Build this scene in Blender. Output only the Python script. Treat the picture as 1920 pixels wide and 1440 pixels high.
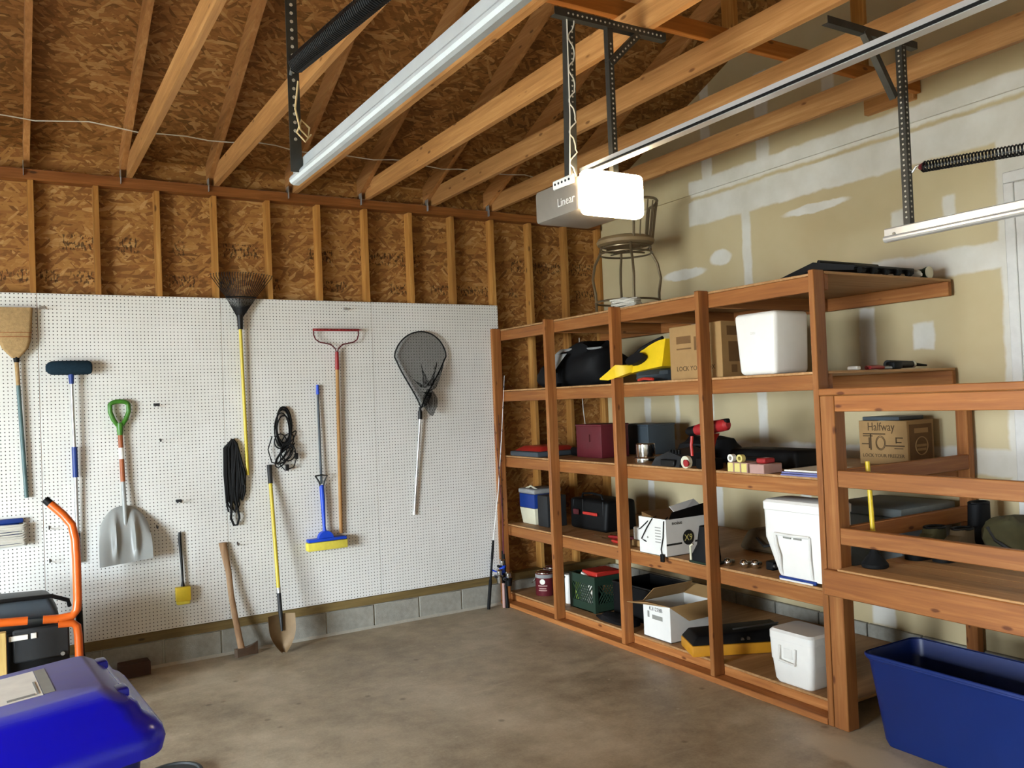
import bpy, bmesh, math, random
from mathutils import Vector, Matrix
random.seed(7)
for o in list(bpy.data.objects): bpy.data.objects.remove(o, do_unlink=True)
SC = bpy.context.scene
COL = SC.collection
PI = math.pi

# ------------------------------------------------------------------ camera, sky, exposure
cam_d = bpy.data.cameras.new('camera'); cam = bpy.data.objects.new('camera', cam_d); COL.objects.link(cam)
YAW, PITCH, ROLL, FPX = 0.5416, 0.0184, -0.0398, 1586.2
_f = Vector((math.sin(YAW)*math.cos(PITCH), math.cos(YAW)*math.cos(PITCH), math.sin(PITCH)))
_r0 = Vector((math.cos(YAW), -math.sin(YAW), 0)); _u0 = _r0.cross(_f)
_r = math.cos(ROLL)*_r0 + math.sin(ROLL)*_u0; _u = _r.cross(_f)
cam.matrix_world = Matrix(((_r.x, _u.x, -_f.x, -3.8712), (_r.y, _u.y, -_f.y, -6.6452), (_r.z, _u.z, -_f.z, 1.8313), (0, 0, 0, 1)))
cam_d.sensor_fit = 'HORIZONTAL'; cam_d.sensor_width = 36.0; cam_d.lens = 36.0*FPX/1920.0
cam_d.clip_start = 0.02; cam_d.clip_end = 200
SC.camera = cam

W = bpy.data.worlds.new('sky'); SC.world = W; W.use_nodes = True
_nt = W.node_tree; _nt.nodes.clear()
_bg = _nt.nodes.new('ShaderNodeBackground'); _wo = _nt.nodes.new('ShaderNodeOutputWorld')
_bg.inputs['Color'].default_value = (0.80, 0.91, 1.0, 1); _bg.inputs['Strength'].default_value = 37.0   # bright overcast sky
_nt.links.new(_bg.outputs[0], _wo.inputs[0])

vs = SC.view_settings
vs.view_transform = 'Standard'; vs.look = 'None'; vs.exposure = 0.80; vs.gamma = 1.0; vs.use_curve_mapping = False
SC.display_settings.display_device = 'sRGB'

# daylight portal in the open side doorway (guides the sky light, adds none)
OPEN_Y0, OPEN_Y1, OPEN_Z = -5.9, -3.0, 2.45
XL, XW, YF, YB = -8.8, 1.22, -7.3, 0.089
_pl = bpy.data.lights.new('doorway_portal', 'AREA'); _pl.shape = 'RECTANGLE'
_pl.size = OPEN_Z-0.02; _pl.size_y = OPEN_Y1-OPEN_Y0-0.04; _pl.cycles.is_portal = True
_po = bpy.data.objects.new('doorway_portal', _pl); COL.objects.link(_po)
_po.location = (XL-0.13, (OPEN_Y0+OPEN_Y1)/2, OPEN_Z/2); _po.rotation_euler = (0, -PI/2, 0)

# ------------------------------------------------------------------ materials
def lin(c):
    if isinstance(c, str): c = [int(c[i:i+2], 16)/255 for i in (0, 2, 4)]
    return tuple((v/12.92 if v <= 0.04045 else ((v+0.055)/1.055)**2.4) for v in c)+(1.0,)
MATS = {}
class NT:
    def __init__(s, name, rough=0.6, metal=0.0, spec=0.5):
        s.m = bpy.data.materials.new(name); s.m.use_nodes = True; s.t = s.m.node_tree
        s.b = s.t.nodes['Principled BSDF']; s.b.inputs['Roughness'].default_value = rough
        s.b.inputs['Metallic'].default_value = metal
        s.b.inputs['Specular IOR Level'].default_value = spec
        MATS[name] = s.m
    def n(s, typ, **kw):
        x = s.t.nodes.new(typ)
        for k, v in kw.items(): setattr(x, k, v)
        return x
    def l(s, a, b): s.t.links.new(a, b)
    def setin(s, sock, v):
        if hasattr(v, 'links') or hasattr(v, 'is_output'): s.l(v, sock)
        else: sock.default_value = v
    def coord(s): return s.n('ShaderNodeTexCoord').outputs['Object']
    def mapping(s, v, scale=(1, 1, 1), rot=(0, 0, 0), loc=(0, 0, 0)):
        m = s.n('ShaderNodeMapping'); s.l(v, m.inputs['Vector'])
        m.inputs['Scale'].default_value = scale; m.inputs['Rotation'].default_value = rot; m.inputs['Location'].default_value = loc
        return m.outputs[0]
    def noise(s, v, scale=5, detail=3, rough=0.55, dist=0.0):
        m = s.n('ShaderNodeTexNoise'); s.l(v, m.inputs['Vector'])
        m.inputs['Scale'].default_value = scale; m.inputs['Detail'].default_value = detail
        m.inputs['Roughness'].default_value = rough; m.inputs['Distortion'].default_value = dist
        return m.outputs['Fac']
    def voro(s, v, scale=5, feat='F1', rnd=1.0):
        m = s.n('ShaderNodeTexVoronoi', feature=feat); s.l(v, m.inputs['Vector']); m.inputs['Scale'].default_value = scale
        m.inputs['Randomness'].default_value = rnd
        return m
    def math(s, op, a, b=None, c=None, clamp=False):
        m = s.n('ShaderNodeMath', operation=op, use_clamp=clamp); s.setin(m.inputs[0], a)
        if b is not None: s.setin(m.inputs[1], b)
        if c is not None: s.setin(m.inputs[2], c)
        return m.outputs[0]
    def step(s, v, lo, hi):
        m = s.n('ShaderNodeMapRange', interpolation_type='SMOOTHSTEP'); s.setin(m.inputs['Value'], v)
        m.inputs['From Min'].default_value = lo; m.inputs['From Max'].default_value = hi
        return m.outputs['Result']
    def ramp(s, fac, stops):
        m = s.n('ShaderNodeValToRGB'); s.l(fac, m.inputs['Fac']); cr = m.color_ramp
        while len(cr.elements) < len(stops): cr.elements.new(0.5)
        for e, (p_, c) in zip(cr.elements, stops): e.position = p_; e.color = lin(c)
        return m.outputs['Color']
    def mix(s, fac, a, b, mode='MIX'):
        m = s.n('ShaderNodeMix', data_type='RGBA', blend_type=mode)
        s.setin(m.inputs['Factor'], fac)
        for sock, v in ((m.inputs['A'], a), (m.inputs['B'], b)):
            if isinstance(v, str): sock.default_value = lin(v)
            else: s.setin(sock, v)
        return m.outputs['Result']
    def sep(s, v):
        m = s.n('ShaderNodeSeparateXYZ'); s.l(v, m.inputs[0]); return m.outputs
    def color(s, v):
        if isinstance(v, str): s.b.inputs['Base Color'].default_value = lin(v)
        else: s.l(v, s.b.inputs['Base Color'])
    def bump(s, h, strength=0.3, dist=0.01):
        m = s.n('ShaderNodeBump'); s.l(h, m.inputs['Height']); m.inputs['Strength'].default_value = strength; m.inputs['Distance'].default_value = dist
        s.l(m.outputs[0], s.b.inputs['Normal'])

def plain(name, col, rough=0.5, metal=0.0, var=0.12, scale=14, spec=0.5, bump=0.0):
    t = NT(name, rough, metal, spec); c = t.coord()
    f = t.noise(c, scale, 4, 0.6)
    base = lin(col)[:3]
    dk = [max(0, v*(1-var*1.6)) for v in base]; lt = [min(1, v*(1+var)) for v in base]
    m = t.n('ShaderNodeMix', data_type='RGBA'); t.l(f, m.inputs['Factor'])
    m.inputs['A'].default_value = (*dk, 1); m.inputs['B'].default_value = (*lt, 1)
    t.color(m.outputs['Result'])
    if bump: t.bump(t.noise(c, scale*6, 3), bump, 0.004)
    return t.m
def wood(name, axis, c0, c1, c2, rough=0.62, knots=True, kc='3a1d0c', scale=1.0):
    t = NT(name, rough, 0, 0.3); c = t.coord()
    inf = t.n('ShaderNodeObjectInfo')
    off = t.n('ShaderNodeVectorMath', operation='SCALE'); t.l(inf.outputs['Random'], off.inputs['Scale']); off.inputs[0].default_value = (13.7, 9.1, 17.3)
    add = t.n('ShaderNodeVectorMath', operation='ADD'); t.l(c, add.inputs[0]); t.l(off.outputs[0], add.inputs[1]); c = add.outputs[0]
    sc = [42*scale]*3; sc['xyz'.index(axis)] = 2.0*scale
    g = t.noise(t.mapping(c, sc), 1.0, 5, 0.62, 0.6)
    sc2 = [9*scale]*3; sc2['xyz'.index(axis)] = 0.9*scale
    b = t.noise(t.mapping(c, sc2), 1.0, 2, 0.5, 0.4)
    f = t.math('ADD', t.math('MULTIPLY', g, 0.6), t.math('MULTIPLY', b, 0.4))
    col = t.ramp(f, [(0.30, c0), (0.52, c1), (0.70, c2)])
    hv = t.math('ADD', 0.82, t.math('MULTIPLY', inf.outputs['Random'], 0.36))
    mm = t.n('ShaderNodeMix', data_type='RGBA', blend_type='MULTIPLY'); mm.inputs['Factor'].default_value = 1.0
    t.l(col, mm.inputs['A']); cmb = t.n('ShaderNodeCombineColor'); 
    for i in range(3): t.l(hv, cmb.inputs[i])
    t.l(cmb.outputs[0], mm.inputs['B']); col = mm.outputs['Result']
    if knots:
        sc3 = [13.0]*3; sc3['xyz'.index(axis)] = 5.0
        v = t.voro(t.mapping(c, sc3), 1.0)
        k = t.math('MULTIPLY', t.step(v.outputs['Distance'], 0.17, 0.07), t.math('GREATER_THAN', t.sep(v.outputs['Color'])[0], 0.60))
        col = t.mix(t.math('MULTIPLY', k, 0.8), col, kc)
    t.color(col); t.bump(g, 0.12, 0.003)
    return t.m
def osb(name, u, v, tint=('63401e', '885a2c', 'a4753e', 'c8a26c'), stamp=None):
    # strands lie in the plane spanned by axes u, v
    t = NT(name, 0.65, 0, 0.25); c = t.coord(); s3 = t.sep(c)
    comb = t.n('ShaderNodeCombineXYZ'); t.l(s3['xyz'.index(u)], comb.inputs[0]); t.l(s3['xyz'.index(v)], comb.inputs[1])
    p = comb.outputs[0]
    warp = t.noise(p, 3.0, 2)
    val = None
    for k, (ang, su, sv, thr) in enumerate(((0.2, 9, 36, 0.0), (-0.35, 10, 40, 0.35), (0.8, 12, 46, 0.55), (0.0, 8, 38, 0.6), (-0.8, 13, 52, 0.80))):
        mp = t.mapping(p, (su, sv, 1), (0, 0, 0)); mp = t.mapping(t.mapping(p, (1, 1, 1), (0, 0, ang)), (su, sv, 1), (0, 0, 0), (k*3.1, k*1.7, 0))
        w = t.n('ShaderNodeVectorMath', operation='MULTIPLY_ADD'); cw = t.n('ShaderNodeCombineXYZ'); t.l(warp, cw.inputs[0]); t.l(warp, cw.inputs[1])
        t.l(cw.outputs[0], w.inputs[0]); w.inputs[1].default_value = (1.2, 1.2, 0); t.l(mp, w.inputs[2])
        vo = t.voro(w.outputs[0], 1.0); r = t.sep(vo.outputs['Color'])
        if val is None: val = r[0]
        else: 
            mk = t.math('GREATER_THAN', r[1], thr)
            val = t.math('ADD', t.math('MULTIPLY', val, t.math('SUBTRACT', 1.0, mk)), t.math('MULTIPLY', r[0], mk))
    fine = t.noise(t.mapping(p, (30, 90, 1), (0, 0, 0.2)), 1.0, 3)
    big = t.noise(p, 1.4, 3)
    f = t.math('ADD', t.math('ADD', t.math('MULTIPLY', val, 0.50), t.math('MULTIPLY', fine, 0.26)), t.math('MULTIPLY', big, 0.34))
    col = t.ramp(f, [(0.18, tint[0]), (0.42, tint[1]), (0.68, tint[2]), (0.95, tint[3])])
    if stamp:
        for (z0, z1) in stamp:
            zz = s3[2]
            band = t.math('MULTIPLY', t.step(zz, z0-0.01, z0+0.01), t.step(zz, z1+0.01, z1-0.01))
            glyph = t.step(t.noise(t.mapping(p, (60, 26, 1)), 1.0, 1.5), 0.52, 0.58)
            word = t.step(t.noise(t.mapping(p, (3.1, 0.4, 1), loc=(z0*9, 0, 0)), 1.0, 0), 0.47, 0.53)
            col = t.mix(t.math('MULTIPLY', t.math('MULTIPLY', band, glyph), t.math('MULTIPLY', word, 0.75)), col, '1d1208')
    t.color(col); t.bump(fine, 0.10, 0.002)
    return t.m

osb('osb_wall', 'x', 'z', stamp=[(3.02, 3.13), (2.78, 2.87)])
osb('osb_roof', 'x', 'y', tint=('523414', '774d22', '946536', 'ba9460'))
wood('stud_wood', 'z', '8a5a28', 'a97638', 'c89a58', kc='4a2a10')
wood('plate_wood', 'x', '5f3312', '7c4a20', '98612e', kc='2a1408')
wood('rafter_wood', 'y', '85582c', 'a27040', 'ba8c56', kc='4a2a10')
wood('joist_wood', 'y', '8f6236', 'ae7d4a', 'c69862', kc='5a3412')
wood('cross_wood', 'x', '8a5420', 'a8672a', 'bf8040', kc='5a3412')
for ax in 'xyz':
    wood('stain_'+ax, ax, '7e4a26', '9a6132', 'b47c48', rough=0.5, kc='4a1e0a')
    wood('deck_'+ax, ax, '94693f', 'b08557', 'c69c70', rough=0.55, knots=False)
wood('sill_treated', 'x', '5c4c2c', '78643c', '8f7a4c', kc='2a2010')
wood('ash_z', 'z', '9a6a3a', 'b98a52', 'd0a56c', knots=False)
wood('ash_grey', 'z', '86654a', 'a3805e', 'b99a78', knots=False)
wood('pale_wood', 'z', 'a08048', 'bfa060', 'd6bb80', knots=False)

# pegboard: white hardboard with a one inch grid of holes
t = NT('pegboard_white', 0.45, 0, 0.4); c = t.coord(); s3 = t.sep(c)
fx = t.math('SUBTRACT', t.math('FRACT', t.math('DIVIDE', t.math('ADD', s3[0], 40.0), 0.0254)), 0.5)
fz = t.math('SUBTRACT', t.math('FRACT', t.math('DIVIDE', t.math('ADD', s3[2], 40.0), 0.0254)), 0.5)
d2 = t.math('SQRT', t.math('ADD', t.math('MULTIPLY', fx, fx), t.math('MULTIPLY', fz, fz)))
hole = t.step(d2, 0.17, 0.13)
base = t.ramp(t.noise(c, 1.6, 4), [(0.3, 'dcdbd4'), (0.7, 'e9e8e3')])
t.color(t.mix(hole, base, '4a4540'))
t.bump(t.math('SUBTRACT', 1.0, hole), 0.5, 0.004)

# concrete floor: mottled brown grey slab with pale trowel streaks and specks
t = NT('concrete_floor', 0.42, 0, 0.45); c = t.coord()
a = t.noise(c, 0.9, 5, 0.6, 0.4); b = t.noise(c, 6.5, 5, 0.65); d = t.noise(c, 60, 3, 0.7)
f = t.math('ADD', t.math('ADD', t.math('MULTIPLY', a, 0.55), t.math('MULTIPLY', b, 0.33)), t.math('MULTIPLY', d, 0.16))
col = t.ramp(f, [(0.38, '7d6f5a'), (0.50, 'a3957c'), (0.64, 'c2b59c')])
st = t.noise(t.mapping(c, (1.1, 9, 1), (0, 0, 0.9)), 1.0, 4, 0.6, 0.5)
col = t.mix(t.math('MULTIPLY', t.step(st, 0.60, 0.75), 0.45), col, 'c4b69c')
sp = t.voro(c, 9.0); k = t.math('MULTIPLY', t.step(sp.outputs['Distance'], 0.12, 0.05), t.math('GREATER_THAN', t.sep(sp.outputs['Color'])[0], 0.72))
col = t.mix(t.math('MULTIPLY', k, 0.55), col, 'c9bda6')
sp = t.voro(t.mapping(c, (1, 1, 1), loc=(3.3, 1.2, 0)), 6.0); k = t.math('MULTIPLY', t.step(sp.outputs['Distance'], 0.16, 0.06), t.math('GREATER_THAN', t.sep(sp.outputs['Color'])[1], 0.75))
col = t.mix(t.math('MULTIPLY', k, 0.5), col, '463a2a')
# pale spilled patch by the landing leg
s3 = t.sep(c); nn = t.math('MULTIPLY', t.math('SUBTRACT', t.noise(c, 7, 4), 0.5), 0.22)
ex = t.math('DIVIDE', t.math('ADD', s3[0], 0.27), 0.14); ey = t.math('DIVIDE', t.math('ADD', t.math('ADD', s3[1], 3.86), t.math('MULTIPLY', s3[0], 0.0)), 0.36)
el = t.math('ADD', t.math('SQRT', t.math('ADD', t.math('MULTIPLY', ex, ex), t.math('MULTIPLY', ey, ey))), t.math('MULTIPLY', nn, 3.5))
col = t.mix(t.math('MULTIPLY', t.step(el, 1.1, 0.75), 0.75), col, 'cdbfa2')
t.color(col); t.bump(t.math('ADD', t.math('MULTIPLY', b, 0.5), d), 0.12, 0.006)
t.l(t.math('ADD', 0.30, t.math('MULTIPLY', b, 0.35)), t.b.inputs['Roughness'])

# drywall with taped and mudded joints (positions in metres on the wall: y along, z up)
def drywall():
    t = NT('drywall_taped', 0.8, 0, 0.2); c = t.coord(); s3 = t.sep(c)
    n1 = t.noise(c, 5, 4, 0.6); n2 = t.noise(t.mapping(c, (1, 1, 1), loc=(7, 3, 5)), 5, 4, 0.6)
    y = t.math('ADD', s3[1], t.math('MULTIPLY', t.math('SUBTRACT', n1, 0.5), 0.05))
    z = t.math('ADD', s3[2], t.math('MULTIPLY', t.math('SUBTRACT', n2, 0.5), 0.06))
    boxes = [(-1.25, -7.3, 3.25, 3.47), (-1.25, -7.3, 3.50, 3.63), (-3.0, -7.3, 2.50, 2.66),
             (-1.84, -1.93, 2.0, 3.3), (-1.42, -1.53, 3.5, 4.6), (-2.02, -2.15, 3.5, 4.3), (-2.66, -2.76, 3.80, 4.05),
             (-1.36, -1.44, 1.45, 1.9), (-0.97, -1.02, 1.4, 1.9), (-1.93, -2.02, 1.2, 1.9), (-0.60, -7.3, 1.26, 1.42),
             (-2.88, -3.0, 1.75, 2.36), (-3.28, -3.42, 2.05, 2.22), (-3.86, -7.3, 1.2, 3.47), (-3.16, -3.26, 2.80, 2.98), (-3.52, -3.60, 2.86, 3.0),
             (-2.88, -3.05, 0.2, 0.7), (-0.55, -0.64, 0.3, 1.8), (-1.40, -1.50, 0.3, 1.1), (-2.30, -2.40, 0.3, 1.25)]
    tot = None
    for (ya, yb, za, zb) in boxes:
        e = 0.012
        m = t.math('MULTIPLY', t.math('MULTIPLY', t.step(y, yb-e, yb+e), t.step(y, ya+e, ya-e)), t.math('MULTIPLY', t.step(z, za-e, za+e), t.step(z, zb+e, zb-e)))
        tot = m if tot is None else t.math('MAXIMUM', tot, m)
    for (cy, cz, ry, rz, sh) in [(-1.60, 2.93, 0.13, 0.07, 0.0), (-1.15, 2.86, 0.28, 0.05, 0.0), (-2.55, 3.14, 0.30, 0.035, 0.05)]:
        dy = t.math('DIVIDE', t.math('SUBTRACT', y, cy), ry); dz = t.math('DIVIDE', t.math('SUBTRACT', z, cz), rz)
        e = t.math('SQRT', t.math('ADD', t.math('MULTIPLY', dy, dy), t.math('MULTIPLY', dz, dz)))
        tot = t.math('MAXIMUM', tot, t.step(e, 1.1, 0.8))
    base = t.ramp(t.noise(c, 1.3, 4), [(0.3, 'bba982'), (0.7, 'c8b994')])
    mud = t.ramp(t.noise(c, 4, 4), [(0.3, 'cdc9bd'), (0.7, 'dedbd2')])
    t.color(t.mix(t.math('MULTIPLY', tot, t.math('ADD', 0.80, t.math('MULTIPLY', n1, 0.25), clamp=True)), base, mud)); t.bump(tot, 0.15, 0.002)
drywall()

plain('block_grey', '98958a', 0.9, 0, 0.25, 22, 0.2, 0.5); plain('mortar', 'aaa597', 0.9, 0, 0.15, 40)
plain('white_paint', 'd8d6d0', 0.5); plain('wall_grey', 'b0a894', 0.8); plain('drive_concrete', 'b0aca2', 0.9, 0, 0.1, 3)
plain('galvanized', 'c4cacb', 0.36, 0.55, 0.16, 9); plain('track_white', 'd6d8d8', 0.3, 0.55, 0.06, 8)
plain('angle_iron', '4a4a46', 0.5, 0.7, 0.25, 14); plain('hole_light', 'b9b4a4', 0.7)
plain('spring_black', '17181a', 0.35, 0.5); plain('hanger_zinc', 'a7aaaa', 0.45, 0.7)
plain('black_plastic', '0b0b0b', 0.45, spec=0.35); plain('black_rubber', '0f0f0f', 0.75, spec=0.25); plain('dark_grey', '272829', 0.55, spec=0.35); plain('near_black', '050506', 0.6, spec=0.25)
plain('chrome', 'd8d8d6', 0.14, 1.0, 0.05); plain('steel', '8f9190', 0.35, 0.9, 0.15); plain('alu', 'c4c6c6', 0.3, 0.85, 0.08)
plain('white_plastic', 'e8e6e0', 0.4, 0, 0.04); plain('white_card', 'dedcd6', 0.7, 0, 0.05); plain('cord_white', 'cfcbbf', 0.55); plain('wire_tan', 'c2a878', 0.6)
plain('card_brown', 'a07d4e', 0.8, 0, 0.1); plain('card_dark', '6e4e28', 0.8, 0, 0.15); plain('ink_brown', '4a3418', 0.8); plain('ink_black', '17150f', 0.8); plain('ink_grey', '8b8a82', 0.8)
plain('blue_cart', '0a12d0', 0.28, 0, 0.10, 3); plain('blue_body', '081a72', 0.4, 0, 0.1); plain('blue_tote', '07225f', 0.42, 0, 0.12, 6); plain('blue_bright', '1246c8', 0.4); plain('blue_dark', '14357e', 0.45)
plain('navy_foam', '20323e', 0.9, 0, 0.25, 60, 0.1, 0.5)
plain('yellow', 'd9b92a', 0.4); plain('yellow_bag', 'e8c214', 0.55); plain('yellow_case', 'c98a1e', 0.5, 0, 0.15); plain('sponge_yellow', 'e2d254', 0.85, 0, 0.12, 40, 0.1, 0.5); plain('handle_yellow', 'd2bb35', 0.4)
plain('orange_paint', 'd8601c', 0.3); plain('green_plastic', '3f7a22', 0.4); plain('red_paint', '9a1f22', 0.4); plain('red_bright', 'b42a20', 0.45); plain('maroon', '5c1a22', 0.45, 0, 0.15); plain('slate', '3c454c', 0.5); plain('dark_red', '4a100c', 0.5)
plain('broom_straw', 'b39468', 0.9, 0, 0.3, 50, 0.1, 0.6); plain('teal_handle', '4f6a6a', 0.45, 0, 0.3, 8); plain('shovel_grey', '9a9c98', 0.35, 0, 0.1, 5); plain('orange_wood', 'a0562a', 0.5, 0, 0.25, 12)
plain('brown_bag', '5a4a32', 0.75, 0, 0.2); plain('olive', '4e4a2c', 0.8, 0, 0.25, 20); plain('stool_metal', '7a6a50', 0.35, 0.6); plain('stool_seat', '8a7350', 0.6); plain('brass', 'a8894a', 0.3, 0.9)
plain('green_crate', '1e3326', 0.5); plain('green_card', '7f9a3a', 0.7); plain('tan_box', 'cfcab0', 0.6); plain('paper_blue', '6a6c9c', 0.6); plain('paper_white', 'e4e0d4', 0.7); plain('grey_tote', '7c8688', 0.5); plain('opener_grey', '7a7268', 0.5)
plain('brown_block', '3f2516', 0.8); plain('net_black', '0f100f', 0.7); plain('fabric_grey', '8e8e8c', 0.85, 0, 0.2, 20); plain('fabric_black', '0e0e10', 0.7, 0, 0.25, 20, 0.25); plain('spade_rust', '7a6242', 0.6, 0.3, 0.3, 10); plain('axe_steel', '7d6a5a', 0.5, 0.6, 0.3, 15); plain('lid_dark', '2d3030', 0.6)
plain('ammo_yellow', 'd8c878', 0.5); plain('flesh_pink', 'b08a80', 0.6); plain('teal_seat', '3a6a5a', 0.7)
# dusty top of the cart lid
t = NT('cart_lid', 0.3, 0, 0.5); c = t.coord(); s3 = t.sep(c); nrm = t.n('ShaderNodeNewGeometry').outputs['Normal']; up = t.sep(nrm)[2]
dust = t.math('MULTIPLY', t.step(up, 0.80, 0.97), t.math('ADD', 0.30, t.math('MULTIPLY', t.noise(c, 7, 5, 0.65), 0.75)), clamp=True)
t.color(t.mix(dust, '0b10cc', '8486b0')); t.l(t.math('ADD', 0.22, t.math('MULTIPLY', dust, 0.5)), t.b.inputs['Roughness'])
# cooler / lamp glow
t = NT('lamp_glow', 0.4); t.b.inputs['Emission Color'].default_value = (1.0, 0.77, 0.48, 1); t.b.inputs['Emission Strength'].default_value = 30.0; t.color('fff2d8')
# clear plastic lid
t = NT('clear_plastic', 0.2); t.color('b8bcc0'); t.b.inputs['Transmission Weight'].default_value = 0.35
# fine net of the fishing net
t = NT('net_mesh', 0.8, 0, 0.1); c = t.coord(); s3 = t.sep(c)
t.color('0d0e0d')
fu = t.math('FRACT', t.math('MULTIPLY', t.math('ADD', s3[0], s3[2]), 160)); fv = t.math('FRACT', t.math('MULTIPLY', t.math('SUBTRACT', s3[0], s3[2]), 160))
al = t.math('MAXIMUM', t.math('GREATER_THAN', fu, 0.70), t.math('GREATER_THAN', fv, 0.70)); t.l(t.math('MULTIPLY', al, 0.9), t.b.inputs['Alpha'])
M = MATS

# ------------------------------------------------------------------ mesh building helpers
WLOC = {}
def Mx(loc=(0, 0, 0), rz=0.0, rx=0.0, ry=0.0):
    return Matrix.Translation(loc) @ Matrix.Rotation(rz, 4, 'Z') @ Matrix.Rotation(ry, 4, 'Y') @ Matrix.Rotation(rx, 4, 'X')
class MB:
    def __init__(s, fr=None): s.v = []; s.f = []; s.fr = fr or Matrix.Identity(4)
    def add(s, vs_, fs): 
        k = len(s.v); s.v += [s.fr @ Vector(p) for p in vs_]; s.f += [[i+k for i in q] for q in fs]; return s
    def hexa(s, p): return s.add(p, [(0, 3, 2, 1), (4, 5, 6, 7), (0, 1, 5, 4), (1, 2, 6, 5), (2, 3, 7, 6), (3, 0, 4, 7)])
    def box(s, x0, x1, y0, y1, z0, z1):
        return s.hexa([(x0, y0, z0), (x1, y0, z0), (x1, y1, z0), (x0, y1, z0), (x0, y0, z1), (x1, y0, z1), (x1, y1, z1), (x0, y1, z1)])
    def bm(s, bm): 
        bm.verts.ensure_lookup_table(); bm.verts.index_update()
        return s.add([tuple(v.co) for v in bm.verts], [[v.index for v in f.verts] for f in bm.faces])
    def rhexa(s, p, r=0.01, seg=2):
        bm = bmesh.new(); vv = [bm.verts.new(q) for q in p]
        for q in [(0, 3, 2, 1), (4, 5, 6, 7), (0, 1, 5, 4), (1, 2, 6, 5), (2, 3, 7, 6), (3, 0, 4, 7)]: bm.faces.new([vv[i] for i in q])
        bmesh.ops.bevel(bm, geom=list(bm.edges), offset=r, segments=seg, profile=0.5, affect='EDGES', clamp_overlap=True)
        s.bm(bm); bm.free(); return s
    def rbox(s, x0, x1, y0, y1, z0, z1, r=0.01, seg=2):
        return s.rhexa([(x0, y0, z0), (x1, y0, z0), (x1, y1, z0), (x0, y1, z0), (x0, y0, z1), (x1, y0, z1), (x1, y1, z1), (x0, y1, z1)], r, seg)
    def tbox(s, b, t_, z0, z1, r=0.01, seg=2):   # b, t_ = (x0,x1,y0,y1) bottom and top rectangles
        return s.rhexa([(b[0], b[2], z0), (b[1], b[2], z0), (b[1], b[3], z0), (b[0], b[3], z0), (t_[0], t_[2], z1), (t_[1], t_[2], z1), (t_[1], t_[3], z1), (t_[0], t_[3], z1)], r, seg)
    def loft(s, rings, cap0=True, cap1=True, closed=True):
        n = len(rings[0]); vs_ = [p for r in rings for p in r]; fs = []
        for i in range(len(rings)-1):
            for j in range(n if closed else n-1):
                fs.append((i*n+j, i*n+(j+1) % n, (i+1)*n+(j+1) % n, (i+1)*n+j))
        if cap0: fs.append(tuple(reversed(range(n))))
        if cap1: fs.append(tuple(range((len(rings)-1)*n, len(rings)*n)))
        return s.add(vs_, fs)
    def tube(s, pts, r=0.01, n=8, closed=False):
        pts = [Vector(p) for p in pts]; L = len(pts); rs = r if isinstance(r, (list, tuple)) else [r]*L
        rings = []; prev = None
        for i in range(L):
            if closed: tg = pts[(i+1) % L]-pts[i-1]
            else: tg = pts[min(i+1, L-1)]-pts[max(i-1, 0)]
            tg.normalize()
            if prev is None: a = tg.orthogonal().normalized()
            else:
                a = prev-tg*prev.dot(tg); a = a.normalized() if a.length > 1e-6 else tg.orthogonal().normalized()
            prev = a; b = tg.cross(a)
            rings.append([tuple(pts[i]+(a*math.cos(2*PI*j/n)+b*math.sin(2*PI*j/n))*rs[i]) for j in range(n)])
        if closed: return s.loft(rings+[rings[0]], False, False)
        return s.loft(rings)
    def cyl(s, p0, p1, r0, r1=None, n=16): return s.tube([p0, p1], [r0, r0 if r1 is None else r1], n)
    def lathe(s, prof, c=(0, 0, 0), n=24, cap=True):
        return s.loft([[(c[0]+r*math.cos(2*PI*j/n), c[1]+r*math.sin(2*PI*j/n), c[2]+z) for j in range(n)] for r, z in prof], cap, cap)
    def prism(s, poly, vec):
        n = len(poly); v = Vector(vec); q = [tuple(Vector(p)+v) for p in poly]
        return s.add(list(poly)+q, [tuple(reversed(range(n))), tuple(range(n, 2*n))]+[(i, (i+1) % n, n+(i+1) % n, n+i) for i in range(n)])
    def blob(s, c, r, n=14, m=9, amp=0.15, seed=1, flat=None, sq=1.0):
        rnd = random.Random(seed); ph = [(rnd.uniform(1, 4), rnd.uniform(1, 4), rnd.uniform(0, 6), rnd.uniform(0, 6)) for _ in range(4)]
        rings = []
        for i in range(1, m):
            th = PI*i/m; ring = []
            for j in range(n):
                f = 2*PI*j/n; k = 1+amp*sum(math.sin(a*th*1.7+p_)*math.cos(round(b)*f+q) for a, b, p_, q in ph)/2
                cx, cy, cz = math.sin(th)*math.cos(f), math.sin(th)*math.sin(f), math.cos(th)
                sg = lambda v: math.copysign(abs(v)**sq, v)
                z = c[2]+r[2]*sg(cz)*k
                if flat is not None: z = max(z, flat)
                ring.append((c[0]+r[0]*sg(cx)*k, c[1]+r[1]*sg(cy)*k, z))
            rings.append(ring[::-1])
        return s.loft(rings)
    def helix(s, p0, p1, R, turns, r, n=6, per=10):
        p0 = Vector(p0); p1 = Vector(p1); d = (p1-p0); ax = d.normalized(); a = ax.orthogonal().normalized(); b = ax.cross(a); N = int(turns*per)
        return s.tube([p0+d*(i/N)+(a*math.cos(2*PI*i/per)+b*math.sin(2*PI*i/per))*R for i in range(N+1)], r, n)
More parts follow.
